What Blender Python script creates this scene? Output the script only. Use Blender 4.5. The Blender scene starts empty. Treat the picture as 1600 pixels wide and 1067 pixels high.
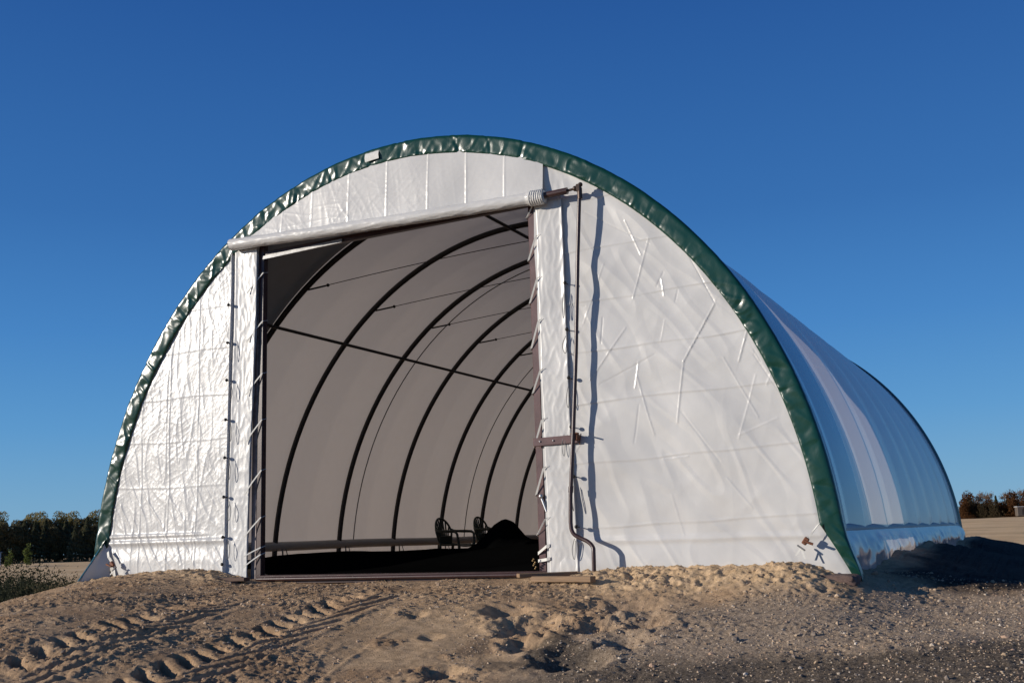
import bpy, math, random
import numpy as np
from mathutils import Matrix, Vector

# ------------------------------------------------------------------ camera, sky, sun, exposure
SC = bpy.context.scene
COL = SC.collection
CAM = np.array([6.342, -10.501, 0.539]); YAW, PIT, ROL, FPX = -0.447, 0.175, -0.030, 1721.65
def cam_axes():
    cy, sy = math.cos(YAW), math.sin(YAW)
    f = np.array([sy*math.cos(PIT), cy*math.cos(PIT), math.sin(PIT)])
    r = np.array([cy, -sy, 0.0]); u = np.cross(r, f)
    c, s = math.cos(ROL), math.sin(ROL)
    return c*r+s*u, -s*r+c*u, f
_r, _u, _f = cam_axes()
cd = bpy.data.cameras.new('camera'); co = bpy.data.objects.new('camera', cd); COL.objects.link(co)
M = Matrix.Identity(4)
for i in range(3):
    M[i][0], M[i][1], M[i][2], M[i][3] = _r[i], _u[i], -_f[i], CAM[i]
co.matrix_world = M
cd.sensor_width = 36; cd.lens = FPX/1600*36; cd.clip_start = .05; cd.clip_end = 5000
SC.camera = co

SUN_H = np.array([-0.788, -0.615]); SUN_EL = math.radians(14.0)      # horizontal direction towards the sun
w = bpy.data.worlds.new('World'); SC.world = w; w.use_nodes = True
nt = w.node_tree; nt.nodes.clear()
sky = nt.nodes.new('ShaderNodeTexSky'); sky.sky_type = 'NISHITA'; sky.sun_disc = False
sky.sun_elevation = SUN_EL; sky.sun_rotation = math.atan2(SUN_H[0], SUN_H[1])
sky.air_density = 1.0; sky.dust_density = 0.15; sky.ozone_density = 3.0; sky.altitude = 200
hs = nt.nodes.new('ShaderNodeHueSaturation'); hs.inputs['Saturation'].default_value = 1.12
bg = nt.nodes.new('ShaderNodeBackground'); bg.inputs['Strength'].default_value = 0.11
wo = nt.nodes.new('ShaderNodeOutputWorld')
tc = nt.nodes.new('ShaderNodeTexCoord'); sx = nt.nodes.new('ShaderNodeSeparateXYZ'); rp_ = nt.nodes.new('ShaderNodeValToRGB')
nt.links.new(tc.outputs['Generated'], sx.inputs[0]); nt.links.new(sx.outputs['Z'], rp_.inputs[0])
_st = [(0.0, (.175, .385, .60)), (.03, (.150, .370, .62)), (.10, (.088, .300, .62)), (.18, (.052, .222, .56)), (.28, (.031, .150, .44)), (.45, (.0165, .094, .34)), (.6, (.012, .06, .22)), (1.0, (.007, .036, .14))]
while len(rp_.color_ramp.elements) < len(_st): rp_.color_ramp.elements.new(.5)
for _i, (_p, _c) in enumerate(_st): rp_.color_ramp.elements[_i].position = _p; rp_.color_ramp.elements[_i].color = (*_c, 1)
sc_ = nt.nodes.new('ShaderNodeVectorMath'); sc_.operation = 'SCALE'; sc_.inputs['Scale'].default_value = 1/.11; nt.links.new(rp_.outputs[0], sc_.inputs[0])
mxs = nt.nodes.new('ShaderNodeMix'); mxs.data_type = 'RGBA'; mxs.inputs[0].default_value = .86
nt.links.new(sky.outputs[0], hs.inputs['Color']); nt.links.new(hs.outputs[0], mxs.inputs[6]); nt.links.new(sc_.outputs[0], mxs.inputs[7])
nt.links.new(mxs.outputs[2], bg.inputs[0]); nt.links.new(bg.outputs[0], wo.inputs[0])
sd = bpy.data.lights.new('sun', 'SUN'); sd.energy = 5.0; sd.angle = math.radians(.5); sd.color = (1.0, .915, .80)
so = bpy.data.objects.new('sun', sd); COL.objects.link(so)
sv = Vector((SUN_H[0]*math.cos(SUN_EL), SUN_H[1]*math.cos(SUN_EL), math.sin(SUN_EL)))
so.rotation_euler = sv.to_track_quat('Z', 'Y').to_euler(); so.location = sv*60
SC.view_settings.view_transform = 'Standard'; SC.view_settings.look = 'None'
SC.view_settings.exposure = 0.0; SC.view_settings.gamma = 1.0

# ------------------------------------------------------------------ helpers
rng = np.random.default_rng(7)
random.seed(7)
#TERRAIN-BEGIN
def _hash(ix, iy, seed):
    h = (ix.astype(np.int64)*374761393 + iy.astype(np.int64)*668265263 + seed*974634777) & 0xffffffff
    h = ((h ^ (h >> 13))*1274126177) & 0xffffffff
    return (h ^ (h >> 16)) & 0xffffffff
def pn(x, y, seed=0):                     # gradient noise, about -1..1
    x = np.asarray(x, float); y = np.asarray(y, float)
    ix = np.floor(x); iy = np.floor(y); fx = x-ix; fy = y-iy
    u = fx*fx*fx*(fx*(fx*6-15)+10); v = fy*fy*fy*(fy*(fy*6-15)+10)
    def g(a, b):
        t = _hash(ix+a, iy+b, seed)*(2*math.pi/4294967296.0)
        return np.cos(t)*(fx-a)+np.sin(t)*(fy-b)
    n0 = g(0, 0)*(1-u)+g(1, 0)*u; n1 = g(0, 1)*(1-u)+g(1, 1)*u
    return 1.5*(n0*(1-v)+n1*v)
def fbm(x, y, o=4, seed=0, gain=.5):
    s = 0; a = 1; f = 1
    for k in range(o):
        s = s+a*pn(x*f, y*f, seed+k*17); a *= gain; f *= 2.03
    return s
def sstep(a, b, x):
    t = np.clip((x-a)/(b-a), 0, 1); return t*t*(3-2*t)
CP = np.array([(-4.6,-.15,.13),(-4,-.15,.17),(-3.2,-.15,.23),(-2.6,-.15,.20),(-2,-.3,.10),(0,-.3,.09),(1.5,-.3,.09),(2.2,-.15,.15),(3,-.15,.16),(4.2,-.15,.17),(4.6,-.15,.06),
 (2.5,-.8,.0),(3.5,-.9,-.05),(4.4,-1,-.08),(5.2,0,-.08),(5.6,0,-.13),(6.2,.2,-.10),(8,0,-.15),(6.2,5,-.08),(8,6,-.12),(5.9,11.8,-.2),(9,11,-.4),
 (4.8,.8,.10),(4.8,3,.19),(4.8,7,.24),(4.8,13,.30),(4.9,14.9,.25),(5.5,3,-.02),(5.5,8,-.05),(5.6,15.5,-.2),
 (1.5,-1.2,.02),(0,-1.2,.05),(-2,-1.2,.09),(2.8,-3.3,-.42),(.8,-3.3,-.27),(-.5,-4.8,-.36),(-1.5,-4,-.05),(6.05,-3.2,-.42),(4.5,-3.2,-.43),(4,-1.8,-.17),(5.5,-1.5,-.24),
 (-3.2,-2,.06),(-1,-2.5,.02),(-2.5,-2.6,.07),(-3.9,-.9,.13),(2,-6,-.85),(6.3,-10.5,-1.0),(9,-5,-.75),(9,-2,-.4),(12,0,-.6),(14,8,-.8),
 (-3.4,-4.3,-.35),(-4.6,-2.6,-.3),(-6,-1,-.3),(-5.5,.2,.0),(-5.1,3,.05),(-6.8,3,-.5),(-5.1,10,.05),(-8,7,-.9),(-7,-5,-1),(-3,-8,-1.1),(-10,0,-1.1),
 (-4.3,1,.1),(-4.3,8,.02),(0,1,.08),(0,8,0),(4.3,1,.1),(4.3,8,.05),(4.4,14,.1),(-4.4,14,.05),(0,14,0),(0,19,-.4)]
 + [(22*math.cos(a), 4+22*math.sin(a), -1.05) for a in np.linspace(0, 2*math.pi, 15)[:-1]])
def _tk(r2): return .5*r2*np.log(r2+1e-9)
def _fit():
    n = len(CP); P = CP[:, :2]
    K = _tk(((P[:, None]-P[None])**2).sum(2))+np.eye(n)*.02
    Q = np.c_[np.ones(n), P]; A = np.zeros((n+3, n+3)); A[:n, :n] = K; A[:n, n:] = Q; A[n:, :n] = Q.T
    return np.linalg.solve(A, np.r_[CP[:, 2], 0, 0, 0])
_W = _fit()
def base_z(x, y):
    x = np.asarray(x, float); y = np.asarray(y, float)
    z = _W[-3]+_W[-2]*x+_W[-1]*y
    xx = np.clip(x, -30, 30); yy = np.clip(y, -26, 34)
    z = _W[-3]+_W[-2]*xx+_W[-1]*yy
    for i in range(len(CP)): z = z+_W[i]*_tk((xx-CP[i, 0])**2+(yy-CP[i, 1])**2)
    d0 = np.hypot(x, y-4); cx = x-6.342; cy = y+10.5; D = np.hypot(cx, cy)
    az = np.arctan2(cx*math.cos(.447)+cy*math.sin(.447), -cx*math.sin(.447)+cy*math.cos(.447))
    far = -1.05-.95*sstep(28, 80, D)+3.6*sstep(80, 300, D)*sstep(.1, .4, az)
    k = sstep(13, 21, d0)
    return z*(1-k)+far*k
#TERRAIN-END
def tag(o, label=None, cat=None, group=None, kind=None):
    if label: o['label'] = label
    if cat: o['category'] = cat
    if group: o['group'] = group
    if kind: o['kind'] = kind
    return o
def empty(name, loc=(0, 0, 0), rz=0):
    o = bpy.data.objects.new(name, None); COL.objects.link(o); o.location = loc; o.rotation_euler = (0, 0, rz)
    o.empty_display_size = .2; return o
def link_mesh(name, me, mat, parent=None, loc=None):
    if mat is not None: me.materials.append(mat)
    o = bpy.data.objects.new(name, me); COL.objects.link(o)
    if parent: o.parent = parent
    if loc is not None: o.location = loc
    return o
def np_mesh(name, V, F, smooth=True, uv=None):
    """V (n,3), F (m,k) faces of one size"""
    V = np.asarray(V, np.float32); F = np.asarray(F, np.int32); k = F.shape[1]
    me = bpy.data.meshes.new(name)
    me.vertices.add(len(V)); me.vertices.foreach_set('co', V.ravel())
    me.loops.add(F.size); me.loops.foreach_set('vertex_index', F.ravel())
    me.polygons.add(len(F)); me.polygons.foreach_set('loop_start', np.arange(0, F.size, k, dtype=np.int32))
    try: me.polygons.foreach_set('loop_total', np.full(len(F), k, np.int32))
    except Exception: pass
    me.polygons.foreach_set('use_smooth', np.full(len(F), smooth))
    if uv is not None:
        l = me.uv_layers.new(name='UVMap'); l.data.foreach_set('uv', np.asarray(uv, np.float32)[F.ravel()].ravel())
    me.update(calc_edges=True); me.validate(); return me
def grid_faces(nr, nc):
    i = np.arange(nr-1)[:, None]*nc+np.arange(nc-1)[None]
    i = i.ravel(); return np.c_[i, i+1, i+nc+1, i+nc]
class MB:
    """collects tubes, boxes and strips into one mesh"""
    def __init__(s): s.v = []; s.f = []; s.sm = []
    def add(s, V, F, smooth=False):
        o = len(s.v); s.v += [tuple(map(float, q)) for q in V]; s.f += [tuple(o+int(i) for i in q) for q in F]; s.sm += [smooth]*len(F)
    def box(s, c, d, rot=None, bev=0):
        hx, hy, hz = d[0]/2, d[1]/2, d[2]/2; b = min(bev, hx*.9, hy*.9, hz*.9)
        if b <= 0:
            V = [Vector((x, y, z)) for x in (-hx, hx) for y in (-hy, hy) for z in (-hz, hz)]
            F = [(0, 1, 3, 2), (4, 6, 7, 5), (0, 4, 5, 1), (2, 3, 7, 6), (0, 2, 6, 4), (1, 5, 7, 3)]
        else:
            V = []; idx = {}
            for sx in (-1, 1):
                for sy in (-1, 1):
                    for sz in (-1, 1):
                        for ax in range(3):
                            p = [sx*(hx-b), sy*(hy-b), sz*(hz-b)]; p[ax] = (sx*hx, sy*hy, sz*hz)[ax]
                            idx[(sx, sy, sz, ax)] = len(V); V.append(Vector(p))
            F = []
            for ax in range(3):
                o1, o2 = (ax+1) % 3, (ax+2) % 3
                for sg in (-1, 1):
                    q = []
                    for a, bb in ((-1, -1), (1, -1), (1, 1), (-1, 1)):
                        k = [0, 0, 0]; k[ax] = sg; k[o1] = a; k[o2] = bb; q.append(idx[(*k, ax)])
                    F.append(tuple(q) if sg > 0 else tuple(q[::-1]))
            for ax in range(3):
                o1, o2 = (ax+1) % 3, (ax+2) % 3
                for a in (-1, 1):
                    for bb in (-1, 1):
                        k1 = [0, 0, 0]; k1[ax] = -1; k1[o1] = a; k1[o2] = bb; k2 = list(k1); k2[ax] = 1
                        F.append((idx[(*k1, o1)], idx[(*k2, o1)], idx[(*k2, o2)], idx[(*k1, o2)]))
            for sx in (-1, 1):
                for sy in (-1, 1):
                    for sz in (-1, 1): F.append(tuple(idx[(sx, sy, sz, a)] for a in range(3)))
        if rot is not None: V = [rot @ q for q in V]
        s.add([q+Vector(c) for q in V], F)
    def tube(s, P, r, n=10, cap=True, flat=None):
        P = [Vector(q) for q in P]; m = len(P)
        rr = r if hasattr(r, '__len__') else [r]*m
        V = []; up = None
        for i in range(m):
            t = (P[min(i+1, m-1)]-P[max(i-1, 0)]).normalized()
            if up is None:
                a = Vector((0, 0, 1)) if abs(t.z) < .9 else Vector((0, 1, 0))
                up = (a-t*a.dot(t)).normalized()
            else:
                up = (up-t*up.dot(t)).normalized()
            sd_ = t.cross(up)
            for k in range(n):
                an = 2*math.pi*k/n
                V.append(P[i]+up*(rr[i]*math.cos(an))+sd_*(rr[i]*math.sin(an)))
        F = [(i*n+k, i*n+(k+1) % n, (i+1)*n+(k+1) % n, (i+1)*n+k) for i in range(m-1) for k in range(n)]
        s.add(V, F, True)
        if cap: s.add([V[k] for k in range(n)], [tuple(range(n))[::-1]]); s.add([V[(m-1)*n+k] for k in range(n)], [tuple(range(n))])
    def strip(s, P, wvec, th=.003):
        """flat band through points P, width vector wvec, thickness th along its normal"""
        P = [Vector(q) for q in P]; wv = Vector(wvec)/2; V = []
        for i in range(len(P)):
            t = (P[min(i+1, len(P)-1)]-P[max(i-1, 0)]).normalized(); nn = t.cross(wv).normalized()*(th/2)
            V += [P[i]-wv-nn, P[i]+wv-nn, P[i]+wv+nn, P[i]-wv+nn]
        F = [(i*4+k, i*4+(k+1) % 4, (i+1)*4+(k+1) % 4, (i+1)*4+k) for i in range(len(P)-1) for k in range(4)]
        F += [(0, 3, 2, 1), tuple((len(P)-1)*4+k for k in range(4))]
        s.add(V, F)
    def ball(s, c, r, n=10, m=7, sc=(1, 1, 1)):
        V = [(c[0]+r*sc[0]*math.sin(math.pi*j/m)*math.cos(2*math.pi*i/n), c[1]+r*sc[1]*math.sin(math.pi*j/m)*math.sin(2*math.pi*i/n), c[2]+r*sc[2]*math.cos(math.pi*j/m)) for j in range(m+1) for i in range(n)]
        F = [(j*n+i, (j+1)*n+i, (j+1)*n+(i+1) % n, j*n+(i+1) % n) for j in range(m) for i in range(n)]
        s.add(V, F, True)
    def mesh(s, name):
        me = bpy.data.meshes.new(name); me.from_pydata(s.v, [], s.f); me.polygons.foreach_set('use_smooth', s.sm); me.update(); return me
    def build(s, name, mat, parent=None): return link_mesh(name, s.mesh(name), mat, parent)
def bez(P, n=8):
    """Catmull-Rom through points"""
    P = [Vector(q) for q in P]; Q = [2*P[0]-P[1]]+P+[2*P[-1]-P[-2]]; out = []
    for i in range(1, len(Q)-2):
        for k in range(n):
            t = k/n; a, b, c, d = Q[i-1], Q[i], Q[i+1], Q[i+2]
            out.append(.5*((2*b)+(c-a)*t+(2*a-5*b+4*c-d)*t*t+(3*b-a-3*c+d)*t**3))
    return out+[P[-1]]

# ------------------------------------------------------------------ materials
def newmat(name):
    m = bpy.data.materials.new(name); m.use_nodes = True
    return m, m.node_tree, m.node_tree.nodes['Principled BSDF']
def N(nt, t, **kw):
    n = nt.nodes.new(t)
    for k, v in kw.items():
        if k in n.inputs.keys(): n.inputs[k].default_value = v
        else: setattr(n, k, v)
    return n
def ramp(nt, src, stops, interp='LINEAR'):
    r = nt.nodes.new('ShaderNodeValToRGB'); r.color_ramp.interpolation = interp; e = r.color_ramp.elements
    while len(e) < len(stops): e.new(.5)
    for i, (p, c) in enumerate(stops): e[i].position = p; e[i].color = (*c, 1) if len(c) == 3 else c
    nt.links.new(src, r.inputs[0]); return r
def noise(nt, scale, detail=4, rough=.55, dist=0, vec=None):
    n = N(nt, 'ShaderNodeTexNoise'); n.inputs['Scale'].default_value = scale; n.inputs['Detail'].default_value = detail
    n.inputs['Roughness'].default_value = rough; n.inputs['Distortion'].default_value = dist
    if vec is not None: nt.links.new(vec, n.inputs['Vector'])
    return n
def objco(nt, scale=(1, 1, 1)):
    t = N(nt, 'ShaderNodeTexCoord'); mp = N(nt, 'ShaderNodeMapping'); mp.inputs['Scale'].default_value = scale
    nt.links.new(t.outputs['Object'], mp.inputs[0]); return mp.outputs[0]
def bump(nt, bsdf, h, st, dist):
    b = N(nt, 'ShaderNodeBump'); b.inputs['Strength'].default_value = st; b.inputs['Distance'].default_value = dist
    nt.links.new(h, b.inputs['Height']); nt.links.new(b.outputs[0], bsdf.inputs['Normal']); return b
def simple(name, col, rough=.5, metal=0, var=.25, vs=8, bst=.2, bd=.003, spec=.5):
    m, t, b = newmat(name); v = objco(t)
    n = noise(t, vs, 5, .6, .2, v)
    c0 = tuple(max(0, c*(1-var)) for c in col); c1 = tuple(min(1, c*(1+var)) for c in col)
    r = ramp(t, n.outputs[0], [(.3, c0), (.7, c1)]); t.links.new(r.outputs[0], b.inputs['Base Color'])
    b.inputs['Roughness'].default_value = rough; b.inputs['Metallic'].default_value = metal; b.inputs['Specular IOR Level'].default_value = spec
    n2 = noise(t, vs*12, 3, .6, 0, v); bump(t, b, n2.outputs[0], bst, bd); return m
def fabric(name, col, tcol, tr, rough, bst=.25, bd=.004, bscale=9, weave=True, spec=.5, crumple=0, coat=0):
    m, t, b = newmat(name); v = objco(t)
    n = noise(t, 1.1, 5, .6, .3, v); c0 = tuple(c*.87 for c in col)
    r = ramp(t, n.outputs[0], [(.35, c0), (.65, col)]); t.links.new(r.outputs[0], b.inputs['Base Color'])
    b.inputs['Roughness'].default_value = rough; b.inputs['Specular IOR Level'].default_value = spec
    if coat: b.inputs['Coat Weight'].default_value = coat; b.inputs['Coat Roughness'].default_value = .12
    n1 = noise(t, bscale, 6, .55, 1.2, v); n2 = noise(t, bscale*9, 2, .5, 0, v)
    mx = N(t, 'ShaderNodeMath', operation='MULTIPLY_ADD'); t.links.new(n2.outputs[0], mx.inputs[0]); mx.inputs[1].default_value = .06
    t.links.new(n1.outputs[0], mx.inputs[2]); h = mx.outputs[0]
    if crumple:
        vv = N(t, 'ShaderNodeVectorMath', operation='MULTIPLY_ADD'); nv = noise(t, 4, 3, .6, 0, v)
        t.links.new(nv.outputs['Color'], vv.inputs[0]); vv.inputs[1].default_value = (.25, .25, .25); t.links.new(v, vv.inputs[2])
        vo = N(t, 'ShaderNodeTexVoronoi', feature='DISTANCE_TO_EDGE'); vo.inputs['Scale'].default_value = 7; t.links.new(vv.outputs[0], vo.inputs['Vector'])
        rr = ramp(t, vo.outputs['Distance'], [(0, (1, 1, 1)), (.14, (0, 0, 0))])
        m2 = N(t, 'ShaderNodeMath', operation='MULTIPLY_ADD'); t.links.new(rr.outputs[0], m2.inputs[0]); m2.inputs[1].default_value = crumple; t.links.new(h, m2.inputs[2]); h = m2.outputs[0]
    bp = bump(t, b, h, bst, bd)
    if tr > 0:
        ts = N(t, 'ShaderNodeBsdfTranslucent'); ts.inputs[0].default_value = (*tcol, 1)
        ms = N(t, 'ShaderNodeMixShader'); ms.inputs[0].default_value = tr
        o = t.nodes['Material Output']; t.links.new(b.outputs[0], ms.inputs[1]); t.links.new(ts.outputs[0], ms.inputs[2]); t.links.new(ms.outputs[0], o.inputs[0])
    return m
MAT = {}
MAT['cover'] = fabric('roof_fabric', (.56, .55, .56), (.68, .60, .55), .20, .18, .22, .004, 1.6)
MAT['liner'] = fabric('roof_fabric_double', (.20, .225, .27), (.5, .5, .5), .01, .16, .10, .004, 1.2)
MAT['panel'] = fabric('wall_sheet', (.635, .625, .61), (.8, .75, .7), .08, .28, .22, .004, 5)
MAT['panelL'] = fabric('wall_sheet_crinkled', (.60, .60, .595), (.8, .75, .7), .08, .33, .35, .0035, 14, crumple=.25)
MAT['green'] = fabric('green_vinyl', (.003, .040, .028), (0, .1, .05), 0, .27, .35, .004, 9, spec=.55)
MAT['rib'] = simple('black_steel', (.012, .010, .010), .55, 0)
MAT['brown'] = simple('brown_paint', (.105, .055, .055), .38, 0, .3, 5)
MAT['brownd'] = simple('dark_brown_paint', (.045, .022, .022), .33, 0, .3, 6)
MAT['zinc'] = simple('zinc_steel', (.55, .55, .55), .35, .8)
MAT['strap'] = simple('white_webbing', (.62, .61, .57), .7, 0, .1, 20)
MAT['rope'] = simple('white_rope', (.70, .68, .64), .7, 0, .1, 20)
MAT['black'] = simple('black_rubber', (.012, .012, .012), .45)
MAT['cord'] = simple('grey_cord', (.16, .16, .16), .7)
MAT['joint'] = simple('dark_greased_steel', (.055, .032, .022), .4, .4, .4, 20)
MAT['grime'] = simple('dusty_brown_steel', (.21, .165, .155), .4, .1, .4, 9)
MAT['rust'] = simple('rusty_steel', (.16, .06, .03), .7, .2, .5, 30)
MAT['pipewrap'] = fabric('wrapped_pipe', (.33, .32, .31), (.3, .3, .3), 0, .5, .2, .004, 3)
MAT['tarp'] = fabric('black_plastic', (.003, .003, .003), (0, 0, 0), 0, 1.0, .3, .006, 7, spec=.0)
MAT['chair'] = simple('dark_green_plastic', (.012, .022, .016), .45, 0, .1)
MAT['wood'] = None
def wood(name, col):
    m, t, b = newmat(name); v = objco(t, (1, 14, 14)); n = noise(t, 3, 6, .7, .8, v)
    r = ramp(t, n.outputs[0], [(.3, tuple(c*.55 for c in col)), (.7, col)]); t.links.new(r.outputs[0], b.inputs['Base Color'])
    b.inputs['Roughness'].default_value = .8; bump(t, b, n.outputs[0], .5, .003); return m
MAT['wood'] = wood('weathered_wood', (.30, .19, .11)); MAT['woodd'] = wood('dark_wood', (.15, .09, .065))
MAT['block'] = simple('old_block', (.13, .085, .07), .9, 0, .5, 14, .8, .01)

# ------------------------------------------------------------------ ground: one sheet to the horizon
def axis(a, b, h, lo, hi, g=1.09):
    mid = list(np.arange(a, b, h)); l = []; s = h; x = a
    while x > lo: s *= g; x -= s; l.append(x)
    r = []; s = h; x = mid[-1]
    while x < hi: s *= g; x += s; r.append(x)
    return np.array(l[::-1]+mid+r)
TRACKS = [  # (points, half width, lug depth, how many prints survive)
 ([(.58, -5.4), (.58, -4.2), (.56, -3.3), (.54, -2.4), (.50, -1.7), (.42, -.9)], .29, .060, 1.0),
 ([(-.35, -5.6), (-.42, -4.6), (-.50, -3.6), (-.62, -2.6), (-.85, -1.9)], .30, .042, .62)]
PITS = [(2.02, -1.75, .22, .10), (2.45, -2.15, .26, .12), (2.95, -2.05, .20, .09), (3.1, -2.9, .24, .12), (2.7, -1.35, .2, .06), (2.3, -3.4, .15, .07),
        (3.3, -1.9, .22, .08), (2.6, -2.6, .16, .09), (1.3, -2.1, .10, .04), (1.75, -2.6, .09, .03), (.35, -1.2, .12, .04), (3.0, -1.2, .28, .07), (3.35, -2.45, .17, .08)]
def seg_frame(x, y, pts):
    best = np.full(x.shape, 1e9); S = np.zeros(x.shape); T = np.zeros(x.shape); acc = 0
    for (x0, y0), (x1, y1) in zip(pts[:-1], pts[1:]):
        dx, dy = x1-x0, y1-y0; L = math.hypot(dx, dy); t = np.clip(((x-x0)*dx+(y-y0)*dy)/L/L, 0, 1)
        ex = x-x0-t*dx; ey = y-y0-t*dy; d = np.hypot(ex, ey); k = d < best
        best[k] = d[k]; S[k] = (acc+t*L)[k]; T[k] = (ex*dy-ey*dx)[k]/L; acc += L
    return S, T, best, acc
def region_masks(x, y):
    wob = .35*fbm(x*.9, y*.9, 4, 31)
    gravel = sstep(-.3, .9, (x-2.9)*.9-(y+2.0)*.15+wob*1.6)*sstep(-.5, -1.1, y+wob*.8)
    gravel = np.maximum(gravel, sstep(4.7, 5.2, x+wob*.5)*sstep(.6, -.2, y+wob))
    dark = .8*sstep(-.05, .5, (x-3.2)*.42-(y+2.95)+wob*.9)*sstep(2.4, 3.6, x+wob)
    dark = np.maximum(dark, .85*np.exp(-(((x-2.75)/.62)**2+((y+2.75)/.55)**2)**2)*sstep(-.25, .2, fbm(x*2.3, y*2.3, 3, 19)+.1))
    smooth = np.exp(-(((x-1.85+.35*(y+3))/.95)**2+((y+2.75)/1.25)**2)**2)*sstep(.2, -.35, fbm(x*1.5, y*1.5, 3, 12)-.3)
    bank = sstep(1.7, 2.3, x)*sstep(4.9, 4.3, x)*sstep(-.95, -.55, y+wob*.3)
    bank = np.maximum(bank, sstep(-2.0, -2.5, x)*sstep(-5.1, -4.5, x)*sstep(-.7, -.3, y+wob*.3))
    return gravel, dark, smooth, bank
def ground_z(x, y, detail=True):
    x = np.asarray(x, float); y = np.asarray(y, float); z = base_z(x, y)
    d0 = np.hypot(x-1, y); near = sstep(22, 9, d0)
    z = z+.030*fbm(x*.8, y*.8, 3, 5)*(.35+.65*near)*sstep(1e-3, .8, np.abs(y+.1)+np.maximum(0, np.abs(x)-4.6)*2+.15)+sstep(20, 60, d0)*.12*fbm(x*.06, y*.06, 4, 9)
    if not detail: return z
    g, dk, sm, bk = region_masks(x, y)
    inside = (np.abs(x) < 4.5) & (y > .1) & (y < 14.6)
    rough = near*(1-.85*sm)*(1-.55*g)*(1-.35*bk)*np.where(inside, .3, 1.0)
    patch = .35+1.0*sstep(-.35, .35, fbm(x*1.3, y*1.3, 3, 77))
    cl = np.abs(pn(x*9, y*9, 3)); cl2 = np.abs(pn(x*21, y*21, 4)); cl3 = pn(x*48, y*48, 6)
    z = z+rough*patch*((.5-cl)*.022+(.5-cl2)*.022+(np.abs(cl3)-.3)*.014)
    z = z+near*bk*((.5-np.abs(pn(x*5, y*5, 8)))*.05+(.5-cl)*.03+(.5-cl2)*.015)
    z = z+near*g*(pn(x*33, y*33, 14)*.005+(.5-cl2)*.006)
    z = z+near*sm*.004*fbm(x*4, y*4, 3, 90)
    for pts, hw, dep, keepf in TRACKS:
        S, T, D, L = seg_frame(x, y, pts)
        k = near*sstep(-.02, .2, S)*sstep(L+.02, L-.9, S)
        m = sstep(hw+.05, hw-.02, D)*k
        pitch = .195
        a = (S+T*.35)/pitch+.18*fbm(S*2.4, T*4, 3, 55); ph = a-np.floor(a); cell = np.floor(a)
        kp = np.where(pn(cell*.77+.3, cell*0+.5, 66)*.5+.5 < keepf*.75+.12, .86+.26*np.sin(cell*2.7), .2)
        Tj = T+.035*pn(x*11, y*11, 70)+.05*pn(cell*1.3, cell*0, 71); end = sstep(-hw-.05, -hw-.015, Tj)*sstep(-hw*.10, -hw*.32, Tj)
        lug = sstep(.02, .09, ph)*sstep(.58, .50, ph)
        z = z-dep*(1+.5*sstep(-2.6, -3.8, y))*kp*end*lug*k*(1+.45*pn(x*13, y*13, 67)+.3*np.abs(pn(x*31, y*31, 73)))
        z = z+.10*dep*kp*sstep(-hw-.02, -hw+.06, T)*sstep(-hw*.1, -hw*.5, T)*sstep(.62, .75, ph)*sstep(1.0, .88, ph)*k
        b_ = (S-T*2.4)/(pitch*1.9)+.22*pn(S*1.5, T*4, 68); tr_ = np.abs(b_-np.floor(b_)-.5)*2; gk = sstep(-.35, .25, pn(S*1.1, T*3, 69)); z = z+m*sstep(-hw*.25, hw*.1, T)*(.042*(sstep(.15, .6, tr_)-.6)*(.35+.65*keepf)*gk-.010)
        z = z+np.exp(-((T-hw-.05)/.04)**2)*k*.016*(.6+.8*np.abs(pn(S*6, T*6, 41)))*keepf
    for px, py, pr, pd in PITS:
        d = np.hypot(x-px, y-py)*(1+.25*pn(x*7+px, y*7, 71)); z = z-1.35*pd*np.exp(-(d/pr)**2*1.6)+pd*.22*np.exp(-((d-pr*1.35)/(pr*.4))**2)*(.5+np.abs(pn(x*8, y*8, 72)))
    S, T, D, L = seg_frame(x, y, [(1.62, -4.1), (1.45, -3.3), (1.36, -2.7), (1.42, -2.3)]); z = z+.010*np.exp(-(D/.022)**2)*near*(.5+np.abs(pn(S*5, S*0, 12)))*sstep(0, .3, S)*sstep(L, L-.4, S)
    return z
gx = axis(-5.2, 7.2, .0150, -420, 420, 1.10); gy = axis(-6.0, .5, .0150, -60, 560, 1.10)
GX, GY = np.meshgrid(gx, gy)
GZ = ground_z(GX.ravel(), GY.ravel())
gm = np_mesh('dirt_ground', np.c_[GX.ravel(), GY.ravel(), GZ], grid_faces(len(gy), len(gx)))
g_, dk_, sm_, bk_ = region_masks(GX.ravel(), GY.ravel())
ca = gm.color_attributes.new('soil_shade', 'FLOAT_COLOR', 'POINT')
_x = GX.ravel(); _y = GY.ravel(); _w = .3*fbm(_x*1.3, _y*1.3, 3, 88); shade_ = sstep(4.75, 5.0, _x+_w*.4)*sstep(.25, .75, _y+_w-.12*(_x-5))*sstep(26, 17, _y)*sstep(16, 11, _x)  # last mask: building's shadow on the right, painted into the ground colour
ca.data.foreach_set('color', np.c_[g_, dk_, np.maximum(sm_*.6, bk_), shade_].astype(np.float32).ravel())
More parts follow.
